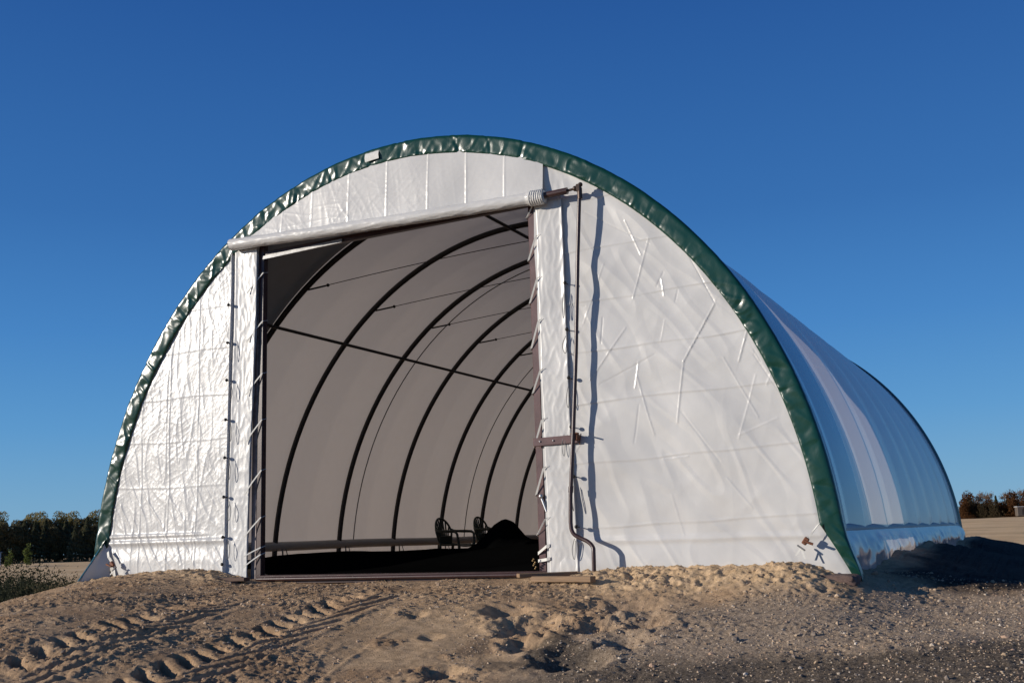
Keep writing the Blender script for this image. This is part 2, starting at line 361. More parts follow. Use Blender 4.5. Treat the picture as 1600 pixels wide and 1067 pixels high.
def dirt_mat():
    m, t, b = newmat('sandy_dirt'); v = objco(t)
    at = N(t, 'ShaderNodeVertexColor', layer_name='soil_shade'); sp = N(t, 'ShaderNodeSeparateColor'); t.links.new(at.outputs[0], sp.inputs[0])
    n1 = noise(t, 1.7, 6, .65, .4, v); n2 = noise(t, 60, 3, .7, 0, v); n3 = noise(t, 14, 5, .65, .3, v)
    c1 = ramp(t, n1.outputs[0], [(.3, (.29, .182, .105)), (.5, (.42, .28, .168)), (.7, (.52, .365, .225))])
    def mix(f, a, bb, blend='MIX'):
        x = N(t, 'ShaderNodeMix', data_type='RGBA', blend_type=blend)
        if isinstance(f, float): x.inputs[0].default_value = f
        else: t.links.new(f, x.inputs[0])
        for s, i in ((a, 6), (bb, 7)):
            if isinstance(s, tuple): x.inputs[i].default_value = (*s, 1)
            else: t.links.new(s, x.inputs[i])
        return x.outputs[2]
    sand = ramp(t, n3.outputs[0], [(.3, (.50, .345, .20)), (.7, (.64, .455, .28))])
    grav = ramp(t, n2.outputs[0], [(.3, (.20, .145, .098)), (.5, (.38, .285, .20)), (.72, (.56, .44, .325))])
    dark = ramp(t, n2.outputs[0], [(.3, (.04, .034, .027)), (.55, (.085, .07, .056)), (.75, (.24, .20, .155))])
    soil_shade = ramp(t, n3.outputs[0], [(.3, (.022, .019, .017)), (.7, (.045, .038, .033))])  # near-black tone that deepens the shadow right of the shelter
    c = mix(sp.outputs[2], c1.outputs[0], sand.outputs[0]); c = mix(sp.outputs[0], c, grav.outputs[0]); c = mix(sp.outputs[1], c, dark.outputs[0]); c = mix(at.outputs[1], c, soil_shade.outputs[0])
    # far field: dry stubble
    pos = N(t, 'ShaderNodeSeparateXYZ'); t.links.new(v, pos.inputs[0])
    ln = N(t, 'ShaderNodeVectorMath', operation='LENGTH'); t.links.new(v, ln.inputs[0])
    far = N(t, 'ShaderNodeMapRange'); t.links.new(ln.outputs['Value'], far.inputs[0]); far.inputs[1].default_value = 24; far.inputs[2].default_value = 50
    nf = noise(t, .05, 6, .7, .5, objco(t, (1, 2.2, 1))); fc = ramp(t, nf.outputs[0], [(.3, (.50, .32, .16)), (.5, (.74, .50, .26)), (.7, (.80, .57, .32))])
    c = mix(far.outputs[0], c, fc.outputs[0])
    sl = ramp(t, n3.outputs[0], [(.35, (.8, .8, .8)), (.65, (1.12, 1.12, 1.12))]); c = mix(1.0, c, sl.outputs[0], 'MULTIPLY')
    t.links.new(c, b.inputs['Base Color']); b.inputs['Roughness'].default_value = .95; b.inputs['Specular IOR Level'].default_value = .15
    nb = noise(t, 110, 5, .75, 0, v); ad = N(t, 'ShaderNodeMath', operation='ADD'); t.links.new(nb.outputs[0], ad.inputs[0]); t.links.new(n2.outputs[0], ad.inputs[1])
    bump(t, b, ad.outputs[0], .8, .011); return m
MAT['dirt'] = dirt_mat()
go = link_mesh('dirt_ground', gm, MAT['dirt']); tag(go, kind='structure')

# loose stones: one countless mass
def stones():
    t = (1+5**.5)/2
    ico = np.array([(-1, t, 0), (1, t, 0), (-1, -t, 0), (1, -t, 0), (0, -1, t), (0, 1, t), (0, -1, -t), (0, 1, -t), (t, 0, -1), (t, 0, 1), (-t, 0, -1), (-t, 0, 1)])/math.hypot(1, t)
    fc = np.array([(0, 11, 5), (0, 5, 1), (0, 1, 7), (0, 7, 10), (0, 10, 11), (1, 5, 9), (5, 11, 4), (11, 10, 2), (10, 7, 6), (7, 1, 8), (3, 9, 4), (3, 4, 2), (3, 2, 6), (3, 6, 8), (3, 8, 9), (4, 9, 5), (2, 4, 11), (6, 2, 10), (8, 6, 7), (9, 8, 1)])
    n0 = 210000
    x = rng.uniform(-5, 8.5, n0); y = rng.uniform(-6, 1.2, n0)
    g, dk, sm, bk = region_masks(x, y)
    cl = sstep(-.1, .5, fbm(x*1.1, y*1.1, 3, 201))
    dens = .20+.50*cl*(1-g)+.62*g*(.45+.55*cl)-.3*sm+.25*bk
    under = (y > -.12) & (np.abs(x) < 4.62)
    k = (rng.random(n0) < dens*.52) & ~under
    x, y, g, bk = x[k], y[k], g[k], bk[k]; n = len(x)
    s = np.exp(rng.normal(math.log(.0050), .50, n)); big = rng.random(n) < .010; s[big] *= 2.2; s = np.clip(s, .0025, .030)
    z = ground_z(x, y)+s*rng.uniform(-.35, .35, n)
    V = ico[None]*(1+rng.normal(0, .17, (n, 12, 1)))
    V = V*(s[:, None]*rng.uniform(.65, 1.35, (n, 3)))[:, None, :]
    a = rng.uniform(0, 6.28, n); c, si = np.cos(a)[:, None], np.sin(a)[:, None]
    X = V[..., 0]*c-V[..., 1]*si; Y = V[..., 0]*si+V[..., 1]*c
    V = np.stack([X+x[:, None], Y+y[:, None], V[..., 2]*.8+z[:, None]], 2).reshape(-1, 3)
    F = (fc[None]+(np.arange(n)*12)[:, None, None]).reshape(-1, 3)
    me = np_mesh('loose_gravel', V, F, smooth=False)
    pal = np.array([(.36, .26, .17), (.44, .33, .23), (.27, .19, .13), (.44, .36, .28), (.20, .16, .13), (.50, .43, .36), (.40, .27, .19)])
    pr = np.where(g[:, None] > .5, np.array([.17, .22, .16, .16, .17, .05, .07]), np.array([.35, .25, .22, .05, .06, .015, .055]))
    idx = (rng.random(n)[:, None] > np.cumsum(pr, 1)).sum(1).clip(0, 6)
    colr = pal[idx]*rng.uniform(.8, 1.15, (n, 1)); cc = np.repeat(np.c_[colr, np.ones(n)], 12, 0)
    me.color_attributes.new('tone', 'FLOAT_COLOR', 'POINT').data.foreach_set('color', cc.astype(np.float32).ravel())
    m, t_, b = newmat('stone_mix'); at = N(t_, 'ShaderNodeVertexColor', layer_name='tone'); t_.links.new(at.outputs[0], b.inputs['Base Color']); b.inputs['Roughness'].default_value = .85
    o = link_mesh('loose_gravel', me, m); tag(o, 'loose stones and dirt crumbs strewn over the sandy ground before the shelter', 'gravel', kind='stuff')
stones()

# ------------------------------------------------------------------ shelter
A, B, H0, BAY, LEN = 4.45, 4.847, .057, 1.708, 14.67
root = empty('storage_shelter', (0, 0, .1)); root.location = (0, 0, 0)
tag(root, 'long white fabric arched shelter with green front edging and open roll-up door', 'shelter')
def arch(th, o, y):                       # th 0 = right spring, pi = left spring
    return np.stack([(A+o)*np.cos(th), y+0*th, H0+(B+o)*np.sin(th)], -1)
def arch_x(z, o=0.0):
    return (A+o)*np.sqrt(np.clip(1-((z-H0)/(B+o))**2, 0, 1))
RIBY = [0.06]+[BAY*k for k in range(1, 9)]+[LEN-.05]
def path_arch(o, y, zb, n=72):
    th = np.linspace(0, math.pi, n); P = arch(th, o, y)
    return [(A+o, y, zb)]+[tuple(q) for q in P]+[(-A-o, y, zb)]
for y in RIBY:
    m = MB(); m.tube(path_arch(.045, y, -.1), .041, 10); m.build('rib', MAT['rib'], root)
# cover
def cover_obj(name, y0, y1, mat, ny):
    """cover strip from left base pipe to right base pipe"""
    t0 = math.asin((.50-H0)/(B+.1)); th = np.linspace(t0, math.pi-t0, 200); ys = np.linspace(y0, y1, ny); TH, Y = np.meshgrid(th, ys)
    d = np.min(np.abs(Y[..., None]-np.array(RIBY)), -1); sag = np.clip(d/(BAY/2), 0, 1)
    o = .118-.030*sag**1.3+.0015*np.exp(-(d/.045)**2)+.0022*pn(TH*34, Y*.7, 24)*(.3+.7*sstep(-.2, .3, pn(TH*3, Y*.8, 25)))+.020*np.exp(-((Y-.52)/.035)**2)
    low = np.exp(-(np.sin(TH)/.22)**2)
    o = o+.0025*low*pn(Y*1.3, TH*7, 21)+.003*pn(Y*.9, TH*2.2, 22)
    V = arch(TH, o, Y).reshape(-1, 3)
    return link_mesh(name, np_mesh(name, V, grid_faces(ny, 200)), mat, root)
cover_obj('roof_cover', BAY+.02, LEN+.05, MAT['cover'], 260)
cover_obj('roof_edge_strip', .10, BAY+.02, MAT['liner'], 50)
def facets_(Tz, Y, seed):
    rs = np.random.default_rng(seed); h = np.zeros_like(Y)
    for k in range(16):
        a = rs.normal(.9, .6)*rs.choice([-1, 1]); lam = rs.uniform(.35, 1.1); q = (Y*math.cos(a)+Tz*math.sin(a))/lam+rs.uniform(0, 9)+.3*pn(Y*.8, Tz*.8, seed+k)
        tri = np.abs(q-np.floor(q)-.5)*2; h += .016*lam**.7*sstep(0, .3, pn(Y*.9+k*7.3, Tz*1.2-k*3.1, seed+k))*(tri-.5+.5*np.clip(1-tri*3, 0, 1))
    return h
for sgn in (1, -1):                       # skirt below the base pipe
    ny, nz = 420, 34; ys = np.linspace(.12, LEN+.05, ny); tt = np.linspace(0, 1, nz); T, Y = np.meshgrid(tt, ys)
    gz = .0 if sgn < 0 else .05
    z = .50*(1-T)+(gz-.10)*T
    out = A+.112+.085*np.sin(np.minimum(T*2.2, 1)*math.pi/2)-.05*T**2*(1+.8*pn(Y*1.1, T*.8, 33))+(.03 if sgn > 0 else .0)*T
    out = out+sstep(0, .25, T)*(facets_(T*.5, Y, 90)+.05*pn(Y*1.3+T*1.2, T*1.6, 34)*T+.012*pn(Y*3, T*4, 36))
    me = np_mesh('skirt', np.c_[(sgn*out).ravel(), Y.ravel(), z.ravel()], grid_faces(ny, nz)); link_mesh('skirt', me, MAT['cover'], root)
    m = MB(); m.tube([(sgn*(A+.035), y, .50+.006*math.sin(y*1.3)) for y in np.linspace(.15, LEN, 30)], .072, 14); m.build('base_pipe', MAT['pipewrap'], root)
# back gable
zz = np.linspace(-.05, 1, 40)
bx = []; nr = 40
for i, s in enumerate(np.linspace(0, 1, nr)):
    z = -.05+s*(H0+B+.05+.05); hw = arch_x(np.array(max(z, H0)), .09); hw = float(hw)
    for u in np.linspace(-1, 1, 40): bx.append((u*hw, LEN-.0+.02*pn(np.array(u*6), np.array(z*2), 5), z))
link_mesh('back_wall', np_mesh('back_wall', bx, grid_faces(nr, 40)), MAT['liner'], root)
# purlins and tie cables
def on_arch_z(z, o, y, s=-1):
    return (s*(A+o)*math.sqrt(max(0, 1-((z-H0)/(B+o))**2)), y, z)
for z, s in ((3.50, -1), (3.50, 1), (4.885, -1)):
    a = on_arch_z(z, -.012, .1, s); b = on_arch_z(z, -.012, LEN-.1, s); m = MB(); m.tube([a, b], .024, 8); m.build('purlin', MAT['rib'], root)
for y in RIBY[1:-1]:
    z = 3.98; xl = on_arch_z(z, 0, y)[0]; xr = on_arch_z(4.22, 0, y, 1)[0]; m = MB()
    P = [(xl, y, z)]+[(xl+(xr-xl)*t, y, z+.24*t+.05*math.sin(math.pi*t)) for t in np.linspace(.04, .96, 12)]+[(xr, y, 4.22)]
    m.tube(P, .0055, 5); m.tube([(xl, y, z), (xl+.30, y, z+.022)], .013, 6); m.ball((xl+.33, y, z+.025), .024, 8, 6)
    m.build('tie_cable', MAT['rib'], root)
for y in (5.6, 9.6):
    m = MB(); t0 = .1; m.tube([tuple(q) for q in arch(np.linspace(.1, math.pi-.1, 70), .083, y)], .009, 6); m.build('cover_seam', MAT['cord'], root)
for k, y in enumerate(RIBY[1:-1]):        # ratchet straps that pull the base pipe down
    m = MB(); x = -A+.02
    m.strip([(x, y+.12, .50), (x+.03, y+.13, .05)], (0, .035, 0), .004); m.box((x+.05, y+.13, .30), (.03, .05, .10), None, .004)
    m.strip([(x+.05, y+.14, .46), (x+.10, y+.26, .06)], (0, .02, 0), .004)
    m.build('ratchet_strap', MAT['cord'], root)

# ---- front wall sheets
def crease_field(X, Z, segs, wd, amp):
    h = np.zeros_like(X)
    for (x0, z0, x1, z1, a) in segs:
        dx, dz = x1-x0, z1-z0; L2 = dx*dx+dz*dz; t = ((X-x0)*dx+(Z-z0)*dz)/L2; tc = np.clip(t, 0, 1)
        ex = X-x0-tc*dx; ez = Z-z0-tc*dz; d = np.hypot(ex, ez)
        sd_ = (ex*dz-ez*dx)/math.sqrt(L2)
        h += amp*a*(np.exp(-(d/wd)**2)+.5*np.exp(-np.abs(sd_)/.12)*np.sign(sd_)*np.exp(-((np.abs(t-.5)*2)**4)))*1.0
    return h
def facets(X, Z, seed, n, lam0, lam1, amp, mscale=.8, thr=.0, dirs=None):
    """sum of straight, locally masked fold lines: triangular waves in many directions"""
    rs = np.random.default_rng(seed); h = np.zeros_like(X)
    for k in range(n):
        a = rs.uniform(0, math.pi) if dirs is None else rs.normal(dirs[k % len(dirs)], .22); lam = math.exp(rs.uniform(math.log(lam0), math.log(lam1)))
        q = (X*math.cos(a)+Z*math.sin(a))/lam+rs.uniform(0, 9)+.25*pn(X*.8, Z*.8, seed*31+k)
        tri = np.abs(q-np.floor(q)-.5)*2; sharp = np.clip(1-tri*3.2, 0, 1)**1.5
        mk = sstep(thr, thr+.35, pn(X*mscale/lam*.35+k*7.3, Z*mscale/lam*.35-k*3.1, seed+k))
        h += amp*(lam/lam1)**.6*mk*(.7*sharp+.3*tri)
    return h
def panel_disp(X, Z, kind):
    h = .010*fbm(X*.9, Z*.9, 3, 61)
    if kind == 'L':
        am = .6+.4*sstep(.6, 2.4, Z)
        h = h+am*(facets(X, Z, 11, 26, .09, .50, .0034, .9, -.12)*(.45+.8*sstep(-.5, .4, pn(X*1.1, Z*1.1, 13)))+facets(X, Z, 12, 14, .05, .14, .0014, .8, .0))
        h = h+.006*sstep(1.9, .8, Z)*np.clip(1-np.abs(pn((X+Z*.7)*6, (Z-X)*1.0, 64))*3, 0, 1)**1.5
        h = h+.004*np.clip(1-np.abs(pn(X*6, Z*1.2, 77))*3.5, 0, 1)**1.5*sstep(-2.5, -3, X)
    elif kind == 'R':
        h = h+facets(X, Z, 21, 14, .4, 1.1, .0030, 1.3, .12)+.006*pn(X*.7, Z*3.2, 83)+.013*pn(X*1.7+Z*1.2, Z*.6-X*.5, 68)+.007*pn(X*3.6+Z*3.0, Z*1.1-X*.9, 73)+.004*np.clip(1-np.abs(pn(X*3+Z*2.2, Z*.8-X*.6, 78))*4, 0, 1)
        edge = np.exp(-((X-1.75)/.22)**2); h = h+edge*.004*pn(X*18, Z*6, 69)
    else:
        lf = sstep(1.6, -1.6, X)
        h = h+(.35+.65*lf)*facets(X, Z, 31, 22, .10, .40, .0035, .9, -.05)+.007*pn(X*1.6, Z*2, 75)
    return h
def folds(X, Z, levels, slope, amp, wd=.012, wob=.02):
    h = np.zeros_like(X)
    for i, l in enumerate(levels):
        zz_ = l+slope*X+wob*pn(X*1.3, np.full_like(X, i*3.7), 80); d = Z-zz_
        h += amp*(.5+.5*pn(X*2.1, np.full_like(X, i*2.2), 81))*np.exp(-(d/.011)**2)+amp*.35*np.exp(-np.abs(d)/.05)*np.tanh(d/.010)
    return h
RS = [(4.05, 3.0, 3.75, 2.15, 1), (3.3, 3.3, 3.55, 2.75, -.8), (3.55, 2.75, 3.2, 2.2, 1), (3.2, 2.2, 3.1, 1.6, .7), (2.2, 3.9, 2.9, 3.45, -.4), (2.9, 3.5, 2.7, 2.9, .6),
      (3.9, 2.2, 4.25, 1.6, -.7), (3.6, 2.2, 3.9, 1.6, .5), (2.6, 2.6, 2.2, 2.1, .6), (2.3, 2.05, 2.9, 2.3, -.4), (2.7, 2.1, 2.85, 1.5, .6), (3.15, 1.7, 3.5, 1.2, -.5),
      (1.7, 3.6, 1.95, 3.2, .5), (1.7, 2.6, 1.95, 2.3, .5), (3.7, 1.4, 3.9, 2.0, .5), (2.4, 3.3, 2.15, 2.7, .4), (4.0, 1.9, 4.2, 2.3, .6), (2.95, 3.9, 3.25, 3.5, .5), (2.1, 1.5, 1.8, 1.1, .4), (3.0, .9, 3.1, .5, .3)]
_rs = np.random.default_rng(4); RS2 = []
for q in RS: RS2.append(q)
for _ in range(16):
    x0 = _rs.uniform(1.75, 4.2); z0 = _rs.uniform(.9, 4.0); a_ = _rs.choice([1.1, -1.0, 1.9, .3, 1.5])+_rs.normal(0, .2); l_ = _rs.uniform(.10, .42)
    RS2.append((x0, z0, x0+l_*math.cos(a_), z0+l_*math.sin(a_), _rs.choice([-1, 1])*_rs.uniform(.25, .8)))
def side_panel(kind):
    nz, nx = 560, 330; zt = 4.56; Z1 = np.linspace(.02, zt, nz); U = np.linspace(0, 1, nx); u, Z = np.meshgrid(U, Z1)
    bo = np.where(Z < .56, .02+.22*sstep(.56, .10, Z), .02)
    xo = arch_x(np.maximum(Z, H0+.0), 0)+bo
    if kind == 'R': xi = 1.62+.02*sstep(3.9, .2, Z)+.012*pn(Z*1.8, Z*0, 44); X = xi+(np.maximum(xo, xi+.002)-xi)*u; s = 1
    else:
        xi = -2.10-.10*sstep(4.0, .2, Z)+.012*pn(Z*1.8, Z*0, 45); xo = -xo-.02*sstep(.56, .1, Z); X = xi+(np.minimum(xo, xi-.002)-xi)*u; s = -1
    h = panel_disp(X, Z, kind)
    lv = (.62, 1.28, 1.88, 2.42, 2.95, 3.5, 4.05) if kind == 'R' else (1.22, 1.78, 2.32, 2.90, 3.42, 3.95)
    h = h+folds(X, Z, [q-.10*(kind == 'R') for q in lv], .035 if kind == 'R' else -.012, .0060 if kind == 'R' else .0035)
    if kind == 'R': h = h+crease_field(X, Z, RS2, .0085, .0046)+.012*np.exp(-((Z-.47-.01*pn(X*2, Z*0, 3))/.03)**2)+.02*sstep(.5, .2, Z)
    else:
        h = h+.016*np.exp(-((Z-.68)/.022)**2)*sstep(-2.7, -3.1, X)+.02*np.exp(-((Z-.60)/.03)**2)+.018*sstep(.56, .35, Z)*(1+.3*pn(X*3, Z*3, 7))
        xe = -2.475-.050*sstep(3.9, .3, Z)+.008*pn(Z*1.1, Z*0, 7); h = h+.045*np.exp(-np.abs((X-xe)/.016)**3)
        h = h+sum(.004*np.exp(-((X-xv-.02*pn(Z*1.2, Z*0, 8))/.012)**2) for xv in (-3.0, -3.45, -3.9))
    ed = sstep(0, .06, u)*sstep(1, .97, u)
    yy = -(h)*(.3+.7*ed)-.01
    if kind == 'L': yy = yy+.22*sstep(.50, .1, Z)*sstep(-4.1, -4.65, X)
    me = np_mesh('front_panel', np.c_[X.ravel(), yy.ravel(), Z.ravel()], grid_faces(nz, nx))
    return link_mesh('front_panel', me, MAT['panel' if kind == 'R' else 'panelL'], root)
pr_ = side_panel('R'); pl_ = side_panel('L')
tag(pr_, 'smooth creased white sheet right of the door'); tag(pl_, 'shiny crinkled white sheet left of the door')
# header curtain
TZ0, TZ1 = 4.10, 4.08
def tube_z(x): return 4.175-.075*(x+2.4)/4.25-.015*math.sin(max(0, min(1, (x+2.4)/4.25))*math.pi)
nx, nz = 420, 120; U = np.linspace(0, 1, nx); W = np.linspace(0, 1, nz); uu, ww = np.meshgrid(U, W)
X = -2.42+4.18*uu; zb = np.vectorize(tube_z)(X)+.03; zt = H0+B*np.sqrt(np.clip(1-(X/A)**2, 0, 1))+.03; zt = np.maximum(zt, zb+.002); Z = zb+(zt-zb)*ww
h = panel_disp(X, Z, 'H')+sum(.005*np.exp(-((X-xv)/.010)**2)+.002*np.exp(-np.abs(X-xv)/.06)*np.sign(X-xv) for xv in (-1.72, -1.28, -.75, -.22, .33, .82, 1.30))
me = np_mesh('header_curtain', np.c_[X.ravel(), (-.075-h*(1-.5*ww)+.045*ww).ravel(), Z.ravel()], grid_faces(nz, nx)); link_mesh('header_curtain', me, MAT['panel'], root)
# rolled-up curtain
TY = -.125
nx = 260; na = 40; xs = np.linspace(-2.43, 1.80, nx); V = []
for i, x in enumerate(xs):
    for k in range(na):
        a = 2*math.pi*k/na; r = .067+.003*pn(np.array(x*3.0), np.array(a*.9), 91)+.0035*max(0, 1-3*abs(pn(np.array(x*5+a*1.6), np.array(a*1.1-x), 92)))+.003*max(0, 1-3*abs(pn(np.array(x*2.2-a*1.2), np.array(a*.9+x*.6), 93)))
        if 1.62 < x: r += .005+.004*abs(math.sin((x-1.62)*62))
        V.append((x, TY+float(r)*math.sin(a), tube_z(x)+float(r)*math.cos(a)))
F = [(i*na+k, i*na+(k+1) % na, (i+1)*na+(k+1) % na, (i+1)*na+k) for i in range(nx-1) for k in range(na)]
roll = link_mesh('rolled_curtain', np_mesh('rolled_curtain', V, F), MAT['panel'], root)
for x_, r_ in ((-2.43, .072), (1.80, .072)):
    m = MB(); m.ball((x_, TY, tube_z(x_)), r_, 20, 10, (.12, 1, 1)); m.build('end_cap', MAT['panel'], roll)
m = MB(); P = []
for i in range(0, 6*20+1):
    a = i/20*2*math.pi; x = 1.63+.026*i/20; P.append((x, TY+.079*math.sin(a), tube_z(x)+.079*math.cos(a)))
m.tube(P, .0065, 6); m.build('rope_lashing', MAT['rope'], roll)
# roller pipe, joint, crank
ze = tube_z(1.8); m = MB(); m.tube([(1.7, TY, ze+.005), (2.075, TY-.01, ze+.015)], .036, 16); rp = m.build('roller_pipe', MAT['brownd'], root)
m = MB(); m.tube([(2.07, TY-.01, ze+.015), (2.17, TY-.012, ze+.022)], .014, 10); m.ball((2.165, TY-.012, ze+.022), .030); m.box((2.205, TY-.014, ze+.02), (.05, .055, .085), None, .008); m.ball((2.225, TY-.014, ze+.055), .026); m.tube([(2.215, TY-.014, ze+.02), (2.215, TY-.014, ze-.10)], .027, 12); m.build('universal_joint', MAT['joint'], rp)
cr = [(2.215, TY-.014, ze+.01), (2.16, -.13, 3.4), (2.10, -.135, 2.4), (2.035, -.14, 1.55), (1.985, -.15, .95), (1.975, -.155, .66)]
cr2 = [(1.975, -.155, .66), (1.985, -.157, .585), (2.02, -.16, .535), (2.09, -.165, .50), (2.165, -.175, .465), (2.215, -.185, .415), (2.225, -.195, .35), (2.222, -.20, .08)]
m = MB(); m.tube(cr+[Vector(q) for q in bez(cr2, 6)[1:]], .021, 12); cr_o = m.build('crank_handle', MAT['brownd'], root)
m = MB(); m.tube([(1.990, -.148, 1.02), (1.986, -.15, .96)], .026, 12); m.build('pipe_collar', MAT['brownd'], cr_o)
# posts, bracket, sill, header beam with its painted lit strip
m = MB(); m.box((1.582, .045, 2.13), (.082, .08, 4.1), None, .006); m.build('door_post', MAT['brown'], root)
m = MB(); m.box((1.665, .12, 2.13), (.03, .03, 4.1), None, .004); m.build('track_rail', MAT['brownd'], root)
m = MB(); m.box((-2.070, .055, 2.13), (.070, .085, 4.1), None, .006); m.build('door_post', MAT['brownd'], root)
m = MB(); m.box((-2.150, .035, 2.1), (.075, .03, 4.0), None, .004); m.build('track_rail', MAT['grime'], root)
m = MB(); m.box((1.80, -.052, 1.500), (.50, .035, .085), Matrix.Rotation(-.015, 3, 'Y'), .004); br = m.build('crank_bracket', MAT['brown'], root)
m = MB(); m.box((2.05, -.10, 1.515), (.05, .08, .06), None, .004); m.tube([(2.0, -.13, 1.55), (2.09, -.13, 1.55), (2.09, -.20, 1.55)], .008, 6); m.tube([(2.09, -.07, 1.55), (2.09, -.12, 1.44)], .006, 6)
m.build('clamp', MAT['rust'], br)
for q in (1.63, 1.78):
    m = MB(); m.ball((q, -.073, 1.50), .010, 8, 6); m.build('bolt', MAT['zinc'], br)
m = MB(); m.tube([(-2.03, -.050, .140), (1.75, -.050, .150)], .023, 14); m.build('sill_pipe', MAT['brownd'], root)
m = MB(); m.box((-.2, .03, .135), (3.75, .09, .095), None, .005); m.build('sill_beam', MAT['brownd'], root)
m = MB(); m.box((-.2, .06, 4.075), (3.72, .07, .07), Matrix.Rotation(-.022, 3, 'Y'), .005); m.build('header_beam', MAT['brownd'], root)
m = MB(); m.strip([(-2.04, .004, 3.985), (-.88, .004, 4.035)], (0, .01, .045), .008); m.build('lit_flange_strip', MAT['zinc'], root)  # sunlit stretch of the header beam's flange, painted as a pale strip
# door flaps along the posts
def flap(x0f, x1f, ya, z0, z1, sgn):
    nz, nx = 300, 24; Z1 = np.linspace(z0, z1, nz); u, Z = np.meshgrid(np.linspace(0, 1, nx), Z1)
    a = x0f(Z); b = x1f(Z); X = a+(b-a)*u
    h = .006*pn(Z*2.2, u*1.5, 51+sgn)+.004*(1-np.abs(pn(X*14, Z*5, 52)))**3+.006*sstep(.85, 1, u)
    me = np_mesh('door_flap', np.c_[X.ravel(), (ya-h).ravel(), Z.ravel()], grid_faces(nz, nx)); o = link_mesh('door_flap', me, MAT['panel' if sgn > 0 else 'panelL'], root)
    s = o.modifiers.new('thick', 'SOLIDIFY'); s.thickness = .003; return o
fr = flap(lambda Z: 1.655+.01*pn(Z*2, Z*0, 5)+.02*sstep(3, .2, Z), lambda Z: 1.965+.03*sstep(2, .2, Z)+.008*pn(Z*1.1, Z*0, 6), -.040, .10, 4.12, 1)
fl = flap(lambda Z: -2.10-.10*sstep(4.0, .2, Z), lambda Z: -2.435-.050*sstep(3.9, .3, Z)+.008*pn(Z*1.1, Z*0, 7), -.030, .16, 4.12, -1)
for z in (3.136, 2.64, 2.132, 1.624, 1.118, .614):
    x = 2.02+.03*max(0, 1-z/2)-.03; m = MB(); m.tube([(x, -.02, z), (x-.004, -.085, z+.004)], .006, 6); m.ball((x-.004, -.088, z+.004), .020, 12, 8); m.build('toggle_ball', MAT['black'], root)
for z in (3.43, 2.96, 2.50, 2.02, 1.565, 1.10, .63, .315):
    x = -2.475-.045*(1-z/4); m = MB(); m.tube([(x, -.02, z), (x-.004, -.09, z+.004)], .006, 6); m.ball((x-.004, -.092, z+.004), .020, 12, 8); m.build('toggle_ball', MAT['black'], root)
def cord_loop(x, z, wd, ln, y=-.062):
    m = MB(); wd = wd*.6; P = [(x, y, z), (x-wd, y-.01, z-ln*.5), (x-wd*.7, y-.012, z-ln*.9), (x, y-.012, z-ln), (x+wd*.4, y-.01, z-ln*.6), (x+.01, y, z-.02)]
    m.tube(bez(P, 6), .0034, 5); m.build('cord_loop', MAT['cord'], root)
for x, z, w_, l in ((1.955, 3.05, .025, .28), (1.96, 2.58, .06, .18), (1.965, 2.05, .03, .22), (1.90, 1.56, .04, .22), (1.98, 1.03, .02, .25), (1.97, .50, .04, .20)): cord_loop(x, z, w_, l)
for x, z, w_, l in ((-2.44, 2.48, -.05, .22), (-2.44, 3.0, -.03, .25), (-2.44, 2.0, -.05, .25), (-2.45, 1.55, -.05, .25), (-2.44, 1.05, -.06, .22), (-2.45, .60, -.06, .22)): cord_loop(x, z, w_, l, -.078)
# lacing straps
for z0, z1 in ((4.10, 3.94), (3.71, 3.46), (3.25, 2.99), (2.79, 2.50), (2.26, 2.02), (1.74, 1.46), (1.24, .96), (.72, .55), (.44, .36), (.31, .285)):
    m = MB(); m.strip([(1.69, -.052, z0), (1.655, -.058, z0-.01), (1.535, -.003, z1), (1.530, .09, z1-.02)], (0, 0, .030) if abs(z0-z1) < .1 else (.026, 0, .014), .004); m.build('lacing_strap', MAT['strap'], root)
for z0, z1 in ((3.55, 3.80), (2.95, 3.2), (2.3, 2.56), (1.72, 2.0), (1.12, 1.40), (.62, .85), (.40, .50), (.28, .42)):
    m = MB(); m.strip([(-2.23, -.062, z0), (-2.14, -.03, (z0+z1)/2), (-2.035, .005, z1), (-2.032, .09, z1+.02)], (.015, 0, -.008), .003); m.build('lacing_strap', MAT['strap'], root)
m = MB(); m.tube([(1.60, -.02, .93), (1.66, -.03, .78)], .014, 8); m.ball((1.60, -.025, .94), .026, 8, 6); m.build('tension_hook', MAT['zinc'], root)
m = MB()
for q in range(7): m.ball((1.51+.014*math.sin(q*2.1), -.03-.006*q, .21+.016*q), .010, 6, 5)
m.build('brass_shackle', simple('brass', (.32, .22, .10), .45, .6), root)
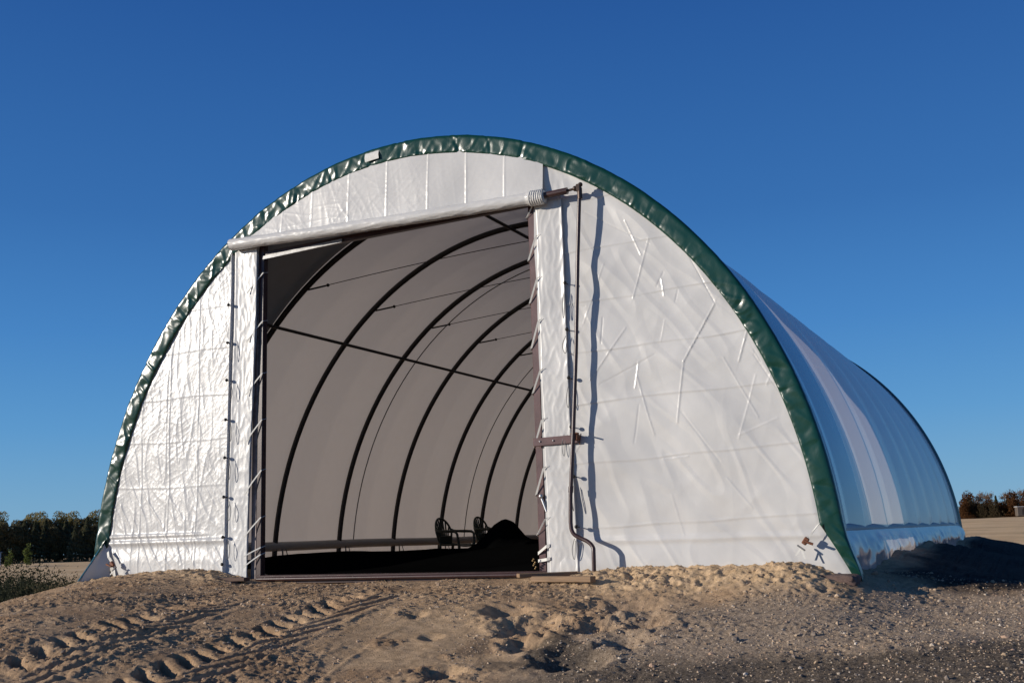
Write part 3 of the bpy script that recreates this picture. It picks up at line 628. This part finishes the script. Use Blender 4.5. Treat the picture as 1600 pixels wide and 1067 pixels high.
# ---- green edging
def ring():
    # profile: (radial offset, y) from the gathered inner hem over the front to the roof side
    prof = [(-.024, -.010), (-.024, -.030), (-.004, -.042), (.05, -.046), (.11, -.050), (.158, -.050), (.182, -.030), (.184, .03), (.172, .12), (.152, .24), (.128, .34)]
    pr = np.array([tuple(q) for q in bez([(a, b, 0) for a, b in prof], 3)])[:, :2]; npf = len(pr)
    zs = np.linspace(.10, H0+.0, 2)
    n = 2000; th = np.linspace(-.035, math.pi+.035, n)
    V = np.zeros((n, npf, 3)); s = np.linspace(0, 1, npf)
    for j in range(npf):
        o, y = pr[j]; g = np.exp(-((s[j]-.0)/.16)**2)
        L_ = th*4.7
        amp = .35+.65*np.abs(pn(L_*1.3, L_*0+3, 101))
        def tw(q): return np.abs(q-np.floor(q)-.5)*2
        sj = s[j]
        wx = L_+.05*pn(L_*3, sj*2+L_*0, 112); rip = np.clip(1-5.5*np.abs(pn(wx*2.6, sj*.9+L_*.3, 107)), 0, 1)*-1.0+.25
        rip2 = np.clip(1-3.5*np.abs(pn(wx*5.2+sj*1.5, sj*2.2+L_*.5, 108)), 0, 1)*.9-.5*np.clip(1-3*np.abs(pn(wx*4.3-sj*2.0, sj*2.6, 109)), 0, 1)+.9*pn(L_*3.3, sj*2.2+L_*0, 110); hem = pn(L_*26, L_*0+j*.3, 104)*(.4+1.2*np.abs(pn(L_*2.2, L_*0, 111)))
        body = math.sin(min(1, s[j]*1.7)*math.pi)
        lft = .62+.38*sstep(1.3, 1.9, th); dd = amp*lft*(.022*rip+.020*rip2)*max(body, .35)+g*.011*hem
        if s[j] > .75: dd = dd*.4
        flare = np.clip((.57-(H0+B*np.sin(th)))/.44, 0, 1.15)
        oo = o+.7*dd*(1 if s[j] > .3 else .4)+flare*(1-sstep(.0, .75, s[j]))*.19+flare*.03+.10*s[j]*sstep(.5, 0, H0+B*np.sin(th))
        P = arch(th, oo, y-dd*.9*(s[j] < .8)+(0 if s[j] < .6 else .0))
        P[:, 2] = P[:, 2]+.0
        V[:, j] = P
    return link_mesh('green_edging', np_mesh('green_edging', V.reshape(-1, 3), grid_faces(n, npf)), MAT['green'], root)
ring()
th = np.linspace(-.02, math.pi+.02, 400); V = np.stack([arch(th, o, LEN+y) for o, y in ((.10, -.10), (.135, -.02), (.165, .03), (.15, .09), (.09, .11))], 1).reshape(-1, 3)
link_mesh('green_edging', np_mesh('rear_edging', V, grid_faces(400, 5)), MAT['green'], root)
# pale patch taped on the edging
TPA = 1.640
th = np.linspace(TPA, TPA+.042, 8); V = []
for q in th:
    for o, y in ((.05, -.118), (.10, -.122), (.15, -.105), (.185, -.06)): V.append(tuple(arch(np.array(q), o-.016, y+.045)))
link_mesh('tape_patch', np_mesh('tape_patch', V, grid_faces(8, 4)), MAT['strap'], root)
# loose corner flap at the left foot
V = []; n1 = 16
for i in range(n1):
    for j in range(n1):
        u, v = i/(n1-1), j/(n1-1)          # v from the top down, u from the wall outwards
        a = np.array((-4.40+.03*v, -.02+.02*v, .63-.50*v)); b = np.array((-4.44-.15*v, -.03-.30*v, .63-.50*v)); q = a+(b-a)*u
        V.append(tuple(q+np.array((.012*math.sin(u*6+v*3), .012*math.sin(v*7), 0))))
cf = link_mesh('corner_flap', np_mesh('corner_flap', V, grid_faces(n1, n1)), MAT['panel'], root); _s = cf.modifiers.new('thick', 'SOLIDIFY'); _s.thickness = .004
m = MB(); m.strip([(-4.445, -.03, .66), (-4.52, -.18, .38), (-4.60, -.335, .12)], (-.05, .03, 0), .006); m.build('hem', MAT['green'], cf)
# tie-down ratchets at the two front corners
def ratchet(x, z, dx, sgn):
    m = MB(); t = Vector((dx, 0, -.14)); p0 = Vector((x, -.07, z)); p1 = p0+Vector((dx*.75, -.03, -.12))
    m.strip([p0, (p0+p1)/2+Vector((0, -.02, 0)), p1], (.03, 0, .02), .005); st = m.build('ratchet_strap', MAT['strap'], root)
    rot = Matrix.Rotation(math.atan2(dx, -.16)*1.0, 3, 'Y')
    m = MB(); m.box(p1+Vector((dx*.25, -.02, -.03)), (.045, .035, .07), rot, .006); m.tube([p1+Vector((-.04, -.045, -.03)), p1+Vector((.04, -.045, -.06))], .012, 8); m.build('buckle', MAT['rust'], st)
    m = MB(); q = p1+Vector((dx*.6, -.03, -.09)); m.box(q, (.085, .02, .014), rot, .003); m.build('hook_bar', MAT['cord'], st)
    m = MB(); m.strip([q, q+Vector((-.05, -.01, -.07))], (.02, 0, 0), .003); m.strip([q, q+Vector((.03, -.01, -.10))], (.02, 0, 0), .003); m.build('loose_end', MAT['strap'], st)
ratchet(4.40, .57, -.12, 1); ratchet(-4.36, .50, .13, -1)

# ------------------------------------------------------------------ things in and around the shelter
def black_sheet():
    nx, ny = 130, 90; xs = np.linspace(-4.2, 2.9, nx); ys = np.linspace(.35, 3.4, ny); X, Y = np.meshgrid(xs, ys)
    ridge = np.exp(-((Y-1.75)/.75)**2)
    crest = np.interp(X, [-4.2, -3.45, -2.85, -2.44, -1.83, -1.36, -1.06, -.67, -.18, 2.9], np.array([.24, .25, .29, .31, .33, .34, .35, .38, .37, .36])-.165)
    Z = .16+ridge*crest+.006*fbm(X*2.5, Y*2.5, 3, 300)
    e = sstep(0, .15, (X+4.2))*sstep(0, .2, 2.9-X)*sstep(0, .2, Y-.35)*sstep(0, .3, 3.4-Y)
    Z = base_z(X.ravel(), Y.ravel()).reshape(X.shape)+.03+(Z-.10)*e
    o = link_mesh('plastic_sheet', np_mesh('plastic_sheet', np.c_[X.ravel(), Y.ravel(), Z.ravel()], grid_faces(ny, nx)), MAT['tarp'])
    tag(o, 'flat black plastic sheet spread over low dirt ridge behind the door sill', 'plastic sheet')
black_sheet()
def heap():
    # draped heap with a pointed top and a lower rounded shoulder on its right
    n = 90; xs = np.linspace(-.9, 1.9, n); ys = np.linspace(1.0, 3.2, 70); X, Y = np.meshgrid(xs, ys)
    prof = np.interp(X, [-.9, -.5, -.34, -.28, -.14, -.02, .05, .13, .20, .27, .30, .36, .44, .53, .60, .65, .9, 1.9], [.15, .28, .37, .42, .49, .63, .71, .755, .72, .62, .57, .54, .50, .49, .43, .36, .26, .15])
    k = np.clip(1-((Y-2.1)/1.05)**2, 0, 1)**.6
    k2 = np.clip(1-((Y-2.1-.25*(X-.13))/.42)**2, 0, 1)**.8; k = np.clip(1-((Y-2.1)/.75)**2, 0, 1)**.6
    Z = .12+(np.minimum(prof, .47)-.12)*k+np.maximum(prof-.47, 0)*k2+.010*fbm(X*4, Y*4, 3, 310)*k+.012*(1-np.abs(pn(X*5+Y*2, Y*3, 311)))*k
    o = link_mesh('covered_heap', np_mesh('covered_heap', np.c_[X.ravel(), Y.ravel(), Z.ravel()], grid_faces(70, n)), MAT['tarp'])
    tag(o, 'pointed heap under a black plastic cover just inside the door', 'covered heap')
heap()
def chair(loc, rz, label):
    t = empty('plastic_armchair', loc, rz); tag(t, label, 'chair', 'garden chairs inside the shelter')
    W = .25                                # faces +x
    m = MB()                               # seat
    nx, ny = 10, 9; V = []
    for i in range(nx):
        for j in range(ny):
            x = -.2+.42*i/(nx-1); y = -.21+.42*j/(ny-1); V.append((x, y, .43-.02*math.cos((x)*3)+.03*(y/.21)**2*.5-(.03 if i == nx-1 else 0)))
    V += [(a, b, c-.02) for a, b, c in V]; n = nx*ny; F = []
    for i in range(nx-1):
        for j in range(ny-1): a = i*ny+j; F += [(a, a+1, a+ny+1, a+ny), (n+a, n+a+ny, n+a+ny+1, n+a+1)]
    for j in range(ny-1): F += [(j, n+j, n+j+1, j+1), ((nx-1)*ny+j, (nx-1)*ny+j+1, n+(nx-1)*ny+j+1, n+(nx-1)*ny+j)]
    for i in range(nx-1): F += [(i*ny, (i+1)*ny, n+(i+1)*ny, n+i*ny), (i*ny+ny-1, n+i*ny+ny-1, n+(i+1)*ny+ny-1, (i+1)*ny+ny-1)]
    m.add(V, F, False); m.box((.0, 0, .405), (.36, .40, .03), None, .01); m.build('seat', MAT['chair'], t)
    m = MB()                               # backrest: rounded hoop with fanned slats
    def bp(y, z): return (-.20-.22*(z-.43)-.04*(1-(y/.27)**2), y, z)
    hoop = [bp(.18, .42), bp(.215, .52)]+[bp(.245*math.cos(a), .62+.26*math.sin(a)) for a in np.linspace(0, math.pi, 24)]+[bp(-.215, .52), bp(-.18, .42)]
    m.tube(hoop, .019, 8)
    for k in range(7):
        s = (k-3)/3; m.strip([bp(.10*s, .45), bp(.16*s, .62), bp(.215*s, .60+.28*math.sqrt(max(0, 1-(.215*s/.25)**2)))], (0, .034, 0), .012)
    m.box((-.215, 0, .49), (.025, .36, .16), None, .008); m.build('backrest', MAT['chair'], t)
    for s in (-1, 1):
        m = MB(); P = bez([bp(.25*s, .68), (-.20, .275*s, .655), (-.02, .29*s, .64), (.14, .285*s, .635), (.20, .28*s, .60), (.215, .27*s, .52), (.225, .255*s, .40)], 5)
        m.tube(P, [.022]*len(P), 8); m.strip([(-.15, .285*s, .665), (.0, .29*s, .662), (.15, .285*s, .652)], (0, .055, 0), .014); m.build('armrest', MAT['chair'], t)
        m = MB(); m.tube([(.20, .23*s, .42), (.225, .25*s, .40), (.26, .275*s, 0)], [.026, .028, .020], 8); m.build('leg', MAT['chair'], t)
        m = MB(); m.tube([(-.19, .20*s, .44), (-.22, .22*s, .30), (-.27, .255*s, 0)], [.026, .026, .020], 8); m.build('leg', MAT['chair'], t)
    return t
chair((-3.30, 7.05, .02), math.radians(-4), 'dark green plastic armchair standing alone left of the black heap')
chair((-3.42, 8.75, .05), math.radians(-4), 'dark plastic armchair half hidden behind the black heap')
def plank(name, c, d, rz, mat, label, ry=0, group=None):
    m = MB(); m.box((0, 0, 0), d, None, .006); me = m.mesh(name); o = link_mesh(name, me, mat, None, c); o.rotation_euler = (0, ry, rz); tag(o, label, 'plank', group); return o
plank('wooden_plank', (1.78, -.34, .160), (.60, .11, .04), math.radians(40), MAT['wood'], 'short plank pointing back at the shelter wall beside right door post')
plank('wooden_plank', (2.06, -.60, .125), (.70, .09, .055), math.radians(-12), MAT['wood'], 'plank lying across the dirt in front of the crank handle foot')
plank('wooden_plank', (-2.30, -.30, .15), (.60, .12, .04), math.radians(6), MAT['woodd'], 'thin dark plank on top at the left door post')
plank('wooden_plank', (-2.33, -.38, .11), (.50, .12, .045), math.radians(-2), MAT['woodd'], 'lower dark plank pressed into dirt below left door post')
def rock_block(name, c, d, seed, mat, label, cat, rz=0):
    m = MB(); n = 14; V = []; 
    u = np.linspace(-1, 1, n); pts = []; F = []
    def key(p): return tuple(np.round(p, 5))
    idx = {}
    for ax in range(3):
        for sg in (-1, 1):
            ids = np.zeros((n, n), int)
            for i in range(n):
                for j in range(n):
                    p = np.zeros(3); p[ax] = sg; p[(ax+1) % 3] = u[i]; p[(ax+2) % 3] = u[j]; k = key(p)
                    if k not in idx:
                        q = p/np.power((np.abs(p)**7).sum(), 1/7.); a = float(pn(np.array(q[0]*2.3+q[2]*1.7), np.array(q[1]*2.3-q[2]*1.3), seed))*.10+float(pn(np.array(q[0]*6+q[2]*5), np.array(q[1]*6-q[2]*5), seed+1))*.04
                        idx[k] = len(pts); pts.append(q*np.array(d)/2*(1+a))
                    ids[i, j] = idx[k]
            for i in range(n-1):
                for j in range(n-1):
                    q = (ids[i, j], ids[i+1, j], ids[i+1, j+1], ids[i, j+1]); F.append(q if sg > 0 else q[::-1])
    o = link_mesh(name, np_mesh(name, pts, F), mat, None, c); o.rotation_euler = (0, 0, rz); tag(o, label, cat); return o
rock_block('footing_block', (4.50, -.18, .035), (.46, .26, .17), 5, MAT['block'], 'rough dark footing block under the right front corner of the shelter', 'footing block', -.1)
rock_block('footing_block', (-4.70, .05, .06), (.40, .22, .14), 9, MAT['block'], 'small dark footing block under the left front corner flap', 'footing block', .3)

# ------------------------------------------------------------------ vegetation
def leaf_mat(name, cols, sc=1.2):
    m, t, b = newmat(name); v = objco(t); n = noise(t, sc, 5, .7, .2, v); k = len(cols)
    r = ramp(t, n.outputs[0], [(.3+.4*i/(k-1), c) for i, c in enumerate(cols)]); t.links.new(r.outputs[0], b.inputs['Base Color']); b.inputs['Roughness'].default_value = .85; b.inputs['Specular IOR Level'].default_value = .1
    ts = N(t, 'ShaderNodeBsdfTranslucent'); t.links.new(r.outputs[0], ts.inputs[0]); ms = N(t, 'ShaderNodeMixShader'); ms.inputs[0].default_value = .4
    t.links.new(b.outputs[0], ms.inputs[1]); t.links.new(ts.outputs[0], ms.inputs[2]); t.links.new(ms.outputs[0], t.nodes['Material Output'].inputs[0]); return m
LM = {'dark': leaf_mat('dark_foliage', [(.07, .08, .05), (.115, .12, .07), (.16, .155, .085)]),
      'gold': leaf_mat('autumn_foliage', [(.18, .15, .06), (.28, .23, .085), (.36, .29, .11)]),
      'rust': leaf_mat('rust_foliage', [(.045, .025, .012), (.10, .045, .018), (.15, .07, .03)]),
      'olive': leaf_mat('olive_foliage', [(.09, .085, .045), (.14, .12, .06), (.2, .16, .075)]),
      'scrub': leaf_mat('scrub_foliage', [(.035, .030, .018), (.065, .050, .028), (.10, .07, .04)]),
      'young': leaf_mat('young_foliage', [(.06, .08, .02), (.12, .15, .04), (.18, .2, .06)]),
      'bare': leaf_mat('bare_twigs', [(.16, .11, .08), (.24, .17, .12), (.32, .23, .17)]),
      'weed': leaf_mat('weed_foliage', [(.014, .018, .010), (.035, .040, .022), (.08, .08, .05)], 3),
      'dry': leaf_mat('dry_grass', [(.10, .07, .035), (.18, .13, .07), (.25, .19, .11)], 3),
      'bark': simple('bark', (.06, .045, .035), .9, 0, .3, 3)}
def quads(C, size, rs, flat=.0):
    n = len(C); a = rs.normal(size=(n, 3)); a /= np.linalg.norm(a, axis=1)[:, None]; b = rs.normal(size=(n, 3)); b -= (a*b).sum(1)[:, None]*a; b /= np.linalg.norm(b, axis=1)[:, None]
    s = (size*rs.uniform(.6, 1.4, n))[:, None]; a = a*s; b = b*s*.6
    V = np.stack([C-a, C-b*.9, C+a, C+b*.9], 1).reshape(-1, 3); F = np.arange(4*n).reshape(n, 4); return V, F
def crown_mesh(kind, h, wd, n, seed, leaf):
    rs = np.random.default_rng(seed); C = []
    if kind == 'cone':
        t = rs.uniform(0, 1, n)**.75; an = rs.uniform(0, 6.283, n); lay = .75+.25*np.sin(t*h*5.5+an*2)
        r = wd*.5*(1-t)**.8*np.sqrt(rs.uniform(.65, 1, n))*lay*(1+.2*np.sin(an*3+seed)); C = np.c_[r*np.cos(an), r*np.sin(an), .08*h+t*h*.92-.25*r]
    else:
        nb = 26; cb = []
        for k in range(nb):
            t = rs.uniform(.02 if kind == 'shrub' else .18, .97); rad = wd*.5*(math.sin(math.pi*min(1, (t*.9+.08)))**.7 if kind != 'shrub' else (1-t*.75))*rs.uniform(.2, .85); a = rs.uniform(0, 6.283); cb.append((rad*math.cos(a), rad*math.sin(a), t*h, rs.uniform(.10, .22)*wd))
        cb = np.array(cb); k = rs.integers(0, nb, n); d = rs.normal(size=(n, 3)); d /= np.linalg.norm(d, axis=1)[:, None]
        C = cb[k, :3]+d*(cb[k, 3]*rs.uniform(.85, 1.1, n))[:, None]
        if kind == 'bare': C = cb[k, :3]+d*(cb[k, 3]*rs.uniform(.1, 1.3, n))[:, None]
    V, F = quads(C, leaf, rs); return np_mesh('crown', V, F, smooth=False)
def trunk_mesh(h, r, seed, top=.9):
    rs = np.random.default_rng(seed); m = MB(); P = [(0, 0, -.2)]
    for k in range(1, 7): P.append((rs.normal()*.012*h*k/6, rs.normal()*.012*h*k/6, h*top*k/6))
    m.tube(P, [r*(1-.85*k/6) for k in range(7)], 7)
    for k in range(9):
        z = h*rs.uniform(.25, .75); a = rs.uniform(0, 6.28); L = h*rs.uniform(.14, .28); m.tube([(0, 0, z), (L*.6*math.cos(a), L*.6*math.sin(a), z+L*.4), (L*math.cos(a), L*math.sin(a), z+L)], [r*.35, r*.2, r*.06], 5)
    return m.mesh('trunk')
PROT = {}
for nm, kd, h, wd, n, leaf, mt in (('pine', 'cone', 10, 6.0, 5200, .23, 'dark'), ('spruce', 'cone', 10.6, 5.2, 5200, .21, 'dark'), ('oak', 'round', 9.6, 8, 6400, .22, 'olive'), ('birch', 'round', 10.0, 6.4, 4600, .18, 'gold'),
                                   ('rust_tree', 'shrub', 4.6, 4.6, 3600, .15, 'rust'), ('scrub', 'shrub', 4.3, 5.0, 3600, .15, 'scrub'), ('bare_tree', 'bare', 7.0, 3.4, 1300, .13, 'bare'), ('small_pine', 'cone', 5.4, 2.4, 1500, .2, 'dark'), ('sapling', 'round', 3.0, 1.3, 420, .14, 'young')):
    me = crown_mesh(kd, h, wd, n, len(PROT)*7+3, leaf); me.materials.append(LM[mt]); tm = trunk_mesh(h, .018*h, len(PROT)+50); tm.materials.append(LM['bark']); PROT[nm] = (me, tm)
def tree(nm, kind_name, x, y, sc, label, group=None, sink=0):
    z = float(ground_z(np.array([x]), np.array([y]), False)[0])-sink; t = empty(kind_name, (x, y, z), random.uniform(0, 6.28)); t.scale = (sc*random.uniform(.9, 1.1), sc*random.uniform(.9, 1.1), sc); tag(t, label, 'tree', group)
    for part, me in zip(('crown', 'trunk'), PROT[nm]):
        o = bpy.data.objects.new(part, me); COL.objects.link(o); o.parent = t
def at(px, D):                            # point on the ground plane at image column px, D metres out
    v = _f+(px-800)/FPX*_r; v = v/math.hypot(v[0], v[1]); return CAM[0]+v[0]*D, CAM[1]+v[1]*D
ORD = ['first', 'second', 'third', 'fourth', 'fifth', 'sixth', 'seventh', 'eighth', 'ninth', 'tenth', 'eleventh', 'twelfth', 'thirteenth', 'fourteenth', 'fifteenth', 'sixteenth']
pxs = [-14, 4, 20, 37, 52, 68, 84, 99, 115, 131, 147, 163]
for i, px in enumerate(pxs):
    nm, kn = (('pine', 'pine_tree'), ('oak', 'oak_tree'), ('spruce', 'spruce_tree'))[(i*2+i//3) % 3]; x, y = at(px, 262+(i*37 % 9)); tree(nm, kn, x, y, [.93, .85, .98, .9, .96, .88][i % 6], 'dark %s in the front row of the left treeline, %s from the left' % (kn.split('_')[0], ORD[i]), 'front row of the left treeline', .6)
for i, px in enumerate([-8, 12, 45, 60, 76, 92, 107, 123, 140, 157]):
    nm, kn = (('birch', 'birch_tree'), ('birch', 'birch_tree'), ('oak', 'oak_tree'))[i % 3]; x, y = at(px, 276+(i*5 % 8)); tree(nm, kn, x, y, 1.06+.05*math.sin(i*2.2), '%s %s crown rising behind the dark left treeline, %s from the left' % ('yellowing' if nm == 'birch' else 'olive', kn.split('_')[0], ORD[i]), 'back row of the left treeline')
for i, px in enumerate([1482, 1491, 1500, 1509, 1518, 1527, 1537, 1546, 1555, 1564, 1574, 1583, 1592, 1602, 1612]):
    nm = ('rust_tree', 'scrub', 'rust_tree', 'scrub')[i % 4]; x, y = at(px, 300+(i*7 % 5)); tree(nm, 'shrub_tree', x, y, .93+.10*math.sin(i*1.9), '%s bushy tree in the right treeline, %s from the shelter' % ('rust brown' if nm == 'rust_tree' else 'dark olive', ORD[i]), 'front row of the right treeline', .3)
for i, (px, nm, s) in enumerate([(1488, 'rust_tree', 1.35), (1503, 'bare_tree', .95), (1510, 'bare_tree', 1.08), (1519, 'bare_tree', 1.02), (1530, 'small_pine', 1.05), (1544, 'bare_tree', 1.0), (1554, 'rust_tree', 1.3), (1563, 'bare_tree', 1.0), (1573, 'bare_tree', 1.1), (1580, 'rust_tree', 1.35), (1588, 'small_pine', 1.2), (1598, 'small_pine', 1.2), (1608, 'rust_tree', 1.3)]):
    x, y = at(px, 312+(i % 3)*3); ds = {'bare_tree': 'bare pale', 'small_pine': 'dark pointed', 'rust_tree': 'tall rust brown'}[nm]; tree(nm, {'bare_tree': 'bare_tree', 'small_pine': 'pine_tree', 'rust_tree': 'autumn_tree'}[nm], x, y, s, '%s tree standing behind the right treeline, %s from the shelter' % (ds, ORD[i]), 'back row of the right treeline')
for i, (px, D, s, lb) in enumerate([(27, 190, .62, 'small pale green sapling right of the grey box at the far field edge'), (33, 200, .95, 'slim taller sapling beside the small pale green one'), (58, 195, 1.25, 'tallest young tree alone before the dark left treeline')]):
    x, y = at(px, D); tree('sapling', 'young_tree', x, y, s, lb)
# woodland running on beyond both sides of the view: one mass
def woodland():
    rs = np.random.default_rng(99); Vs = []; Fs = []; o = 0
    src = []
    for nm in ('pine', 'oak', 'birch', 'scrub'):
        me = PROT[nm][0]; v = np.zeros(len(me.vertices)*3, np.float32); me.vertices.foreach_get('co', v); v = v.reshape(-1, 4, 3)[::3].reshape(-1, 3); src.append(v)
    for px, D in [(p, 268+rs.uniform(-4, 12)) for p in np.arange(-420, -25, 15)]+[(p, 305+rs.uniform(-5, 10)) for p in np.arange(1625, 2100, 14)]+[(p, 330) for p in np.arange(180, 1480, 26)]+[(p, 322+rs.uniform(-3, 3)) for p in np.arange(1474, 1625, 5)]:
        x, y = at(px, D); v = src[rs.integers(0, 3) if px < 1000 else 3]; s = rs.uniform(.85, 1.05) if not 1470 < px < 1626 else rs.uniform(.80, 1.0); a = rs.uniform(0, 6.28); c, si = math.cos(a), math.sin(a)
        z = float(base_z(np.array([x]), np.array([y]))[0])-.5; q = np.c_[v[:, 0]*c-v[:, 1]*si, v[:, 0]*si+v[:, 1]*c, v[:, 2]]*s+np.array([x, y, z]); Vs.append(q); Fs.append(np.arange(len(q)).reshape(-1, 4)+o); o += len(q)
    ob = link_mesh('woodland', np_mesh('woodland', np.concatenate(Vs), np.concatenate(Fs), False), LM['olive']); tag(ob, 'distant mixed woodland running on beyond the fields', 'woodland', kind='stuff')
woodland()
# grey box trailer at the far left edge, white sheds at the right
def far_box(name, px, D, d, col, label, cat, up=0, rcol=None):
    x, y = at(px, D); z = float(ground_z(np.array([x]), np.array([y]), False)[0]); t = empty(name, (x, y, z+up), math.radians(25)); tag(t, label, cat)
    m = MB(); m.box((0, 0, d[2]/2+.25), d, None, .04); m.build('body', simple(name+'_paint', col, .5), t)
    m = MB(); m.box((0, 0, d[2]+.30), (d[0]+.25, d[1]+.25, .10), None, .03); m.build('roof', simple(name+'_roof', rcol or tuple(c*.8 for c in col), .5), t)
    m = MB(); m.box((d[0]*.25, -d[1]/2-.02, d[2]*.45+.25), (d[0]*.28, .05, d[2]*.6), None, .01); m.build('door', simple(name+'_door', tuple(c*.5 for c in col), .5), t)
far_box('site_container', -1, 205, (3.2, 2.4, 2.2), (.17, .24, .33), 'blue grey box container at the far left edge before the trees', 'container')
far_box('small_shed', 1564, 296, (1.5, 1.5, 2.2), (.10, .08, .065), 'small brown shed with a pale roof before the right treeline', 'shed', 0, (.75, .75, .75))
far_box('small_shed', 1594, 297, (.9, .9, 1.0), (.22, .23, .22), 'tiny grey shed at the right edge of the treeline', 'shed', 0, (.5, .5, .5))
def weeds():
    rs = np.random.default_rng(5); n = 9000; px = rs.uniform(-260, 175, n); D = rs.uniform(21, 44, n); C = []
    v = np.array([_f+(p-800)/FPX*_r for p in px]); v /= np.hypot(v[:, 0], v[:, 1])[:, None]; x = CAM[0]+v[:, 0]*D; y = CAM[1]+v[:, 1]*D
    z = ground_z(x, y, False); cl = sstep(-.5, .4, fbm(x*.25, y*.25, 3, 400)); right = sstep(150, 60, px)
    k = 44; hh = (.42+.45*cl)*(.5+.5*right)
    cx = np.repeat(x, k)+rs.normal(0, .28, n*k); cy = np.repeat(y, k)+rs.normal(0, .28, n*k); hh = hh*(.35+1.5*rs.uniform(0, 1, n)**4); cz = np.repeat(z, k)+rs.uniform(0, 1, n*k)**1.3*np.repeat(hh, k)
    V, F = quads(np.c_[cx, cy, cz], .030, rs); o = link_mesh('weeds', np_mesh('weeds', V, F, False), LM['weed']); tag(o, 'dark green weeds growing in the dip left of the shelter', 'weeds', kind='stuff')
    n = 2600; px = rs.uniform(40, 150, n); D = rs.uniform(30, 46, n); v = np.array([_f+(p-800)/FPX*_r for p in px]); v /= np.hypot(v[:, 0], v[:, 1])[:, None]; x = CAM[0]+v[:, 0]*D; y = CAM[1]+v[:, 1]*D; z = ground_z(x, y, False)
    h = rs.uniform(.25, .75, n); lx = rs.normal(0, .08, n); w_ = .012
    V = np.stack([np.c_[x-w_, y, z], np.c_[x+w_, y, z], np.c_[x+lx+.003, y, z+h], np.c_[x+lx-.003, y, z+h]], 1).reshape(-1, 3)
    o = link_mesh('dry_grass', np_mesh('dry_grass', V, np.arange(4*n).reshape(n, 4), False), LM['dry']); tag(o, 'dry grass stalks at the edge of the field left of the shelter', 'grass', kind='stuff')
weeds()
def dock_plant(px, D, h, label):
    x, y = at(px, D); z = float(ground_z(np.array([x]), np.array([y]), False)[0]); t = empty('dock_plant', (x, y, z)); tag(t, label, 'plant'); rs = np.random.default_rng(int(px))
    m = MB(); C = []
    for k in range(5):
        a = rs.uniform(0, 6.28); L = h*rs.uniform(.6, 1); p = (L*.18*math.cos(a), L*.18*math.sin(a), L); m.tube([(0, 0, -.05), (p[0]*.4, p[1]*.4, L*.5), p], [.014, .010, .004], 5)
        s = rs.uniform(.35, 1, 90)[:, None]; C.append(s*np.array(p)+rs.normal(0, .03, (90, 3)))
    m.build('stem', LM['bark'], t); V, F = quads(np.concatenate(C), .035, rs); link_mesh('seed_heads', np_mesh('seed_heads', V, F, False), LM['weed'], t)  # quads along the upper stems are the seed heads
dock_plant(57, 30, 1.15, 'tall dark dock plant with seed heads among the weeds'); dock_plant(46, 31, .75, 'shorter dark dock plant just left of the tall one'); dock_plant(72, 31, .8, 'dark dock plant just right of the tall one')
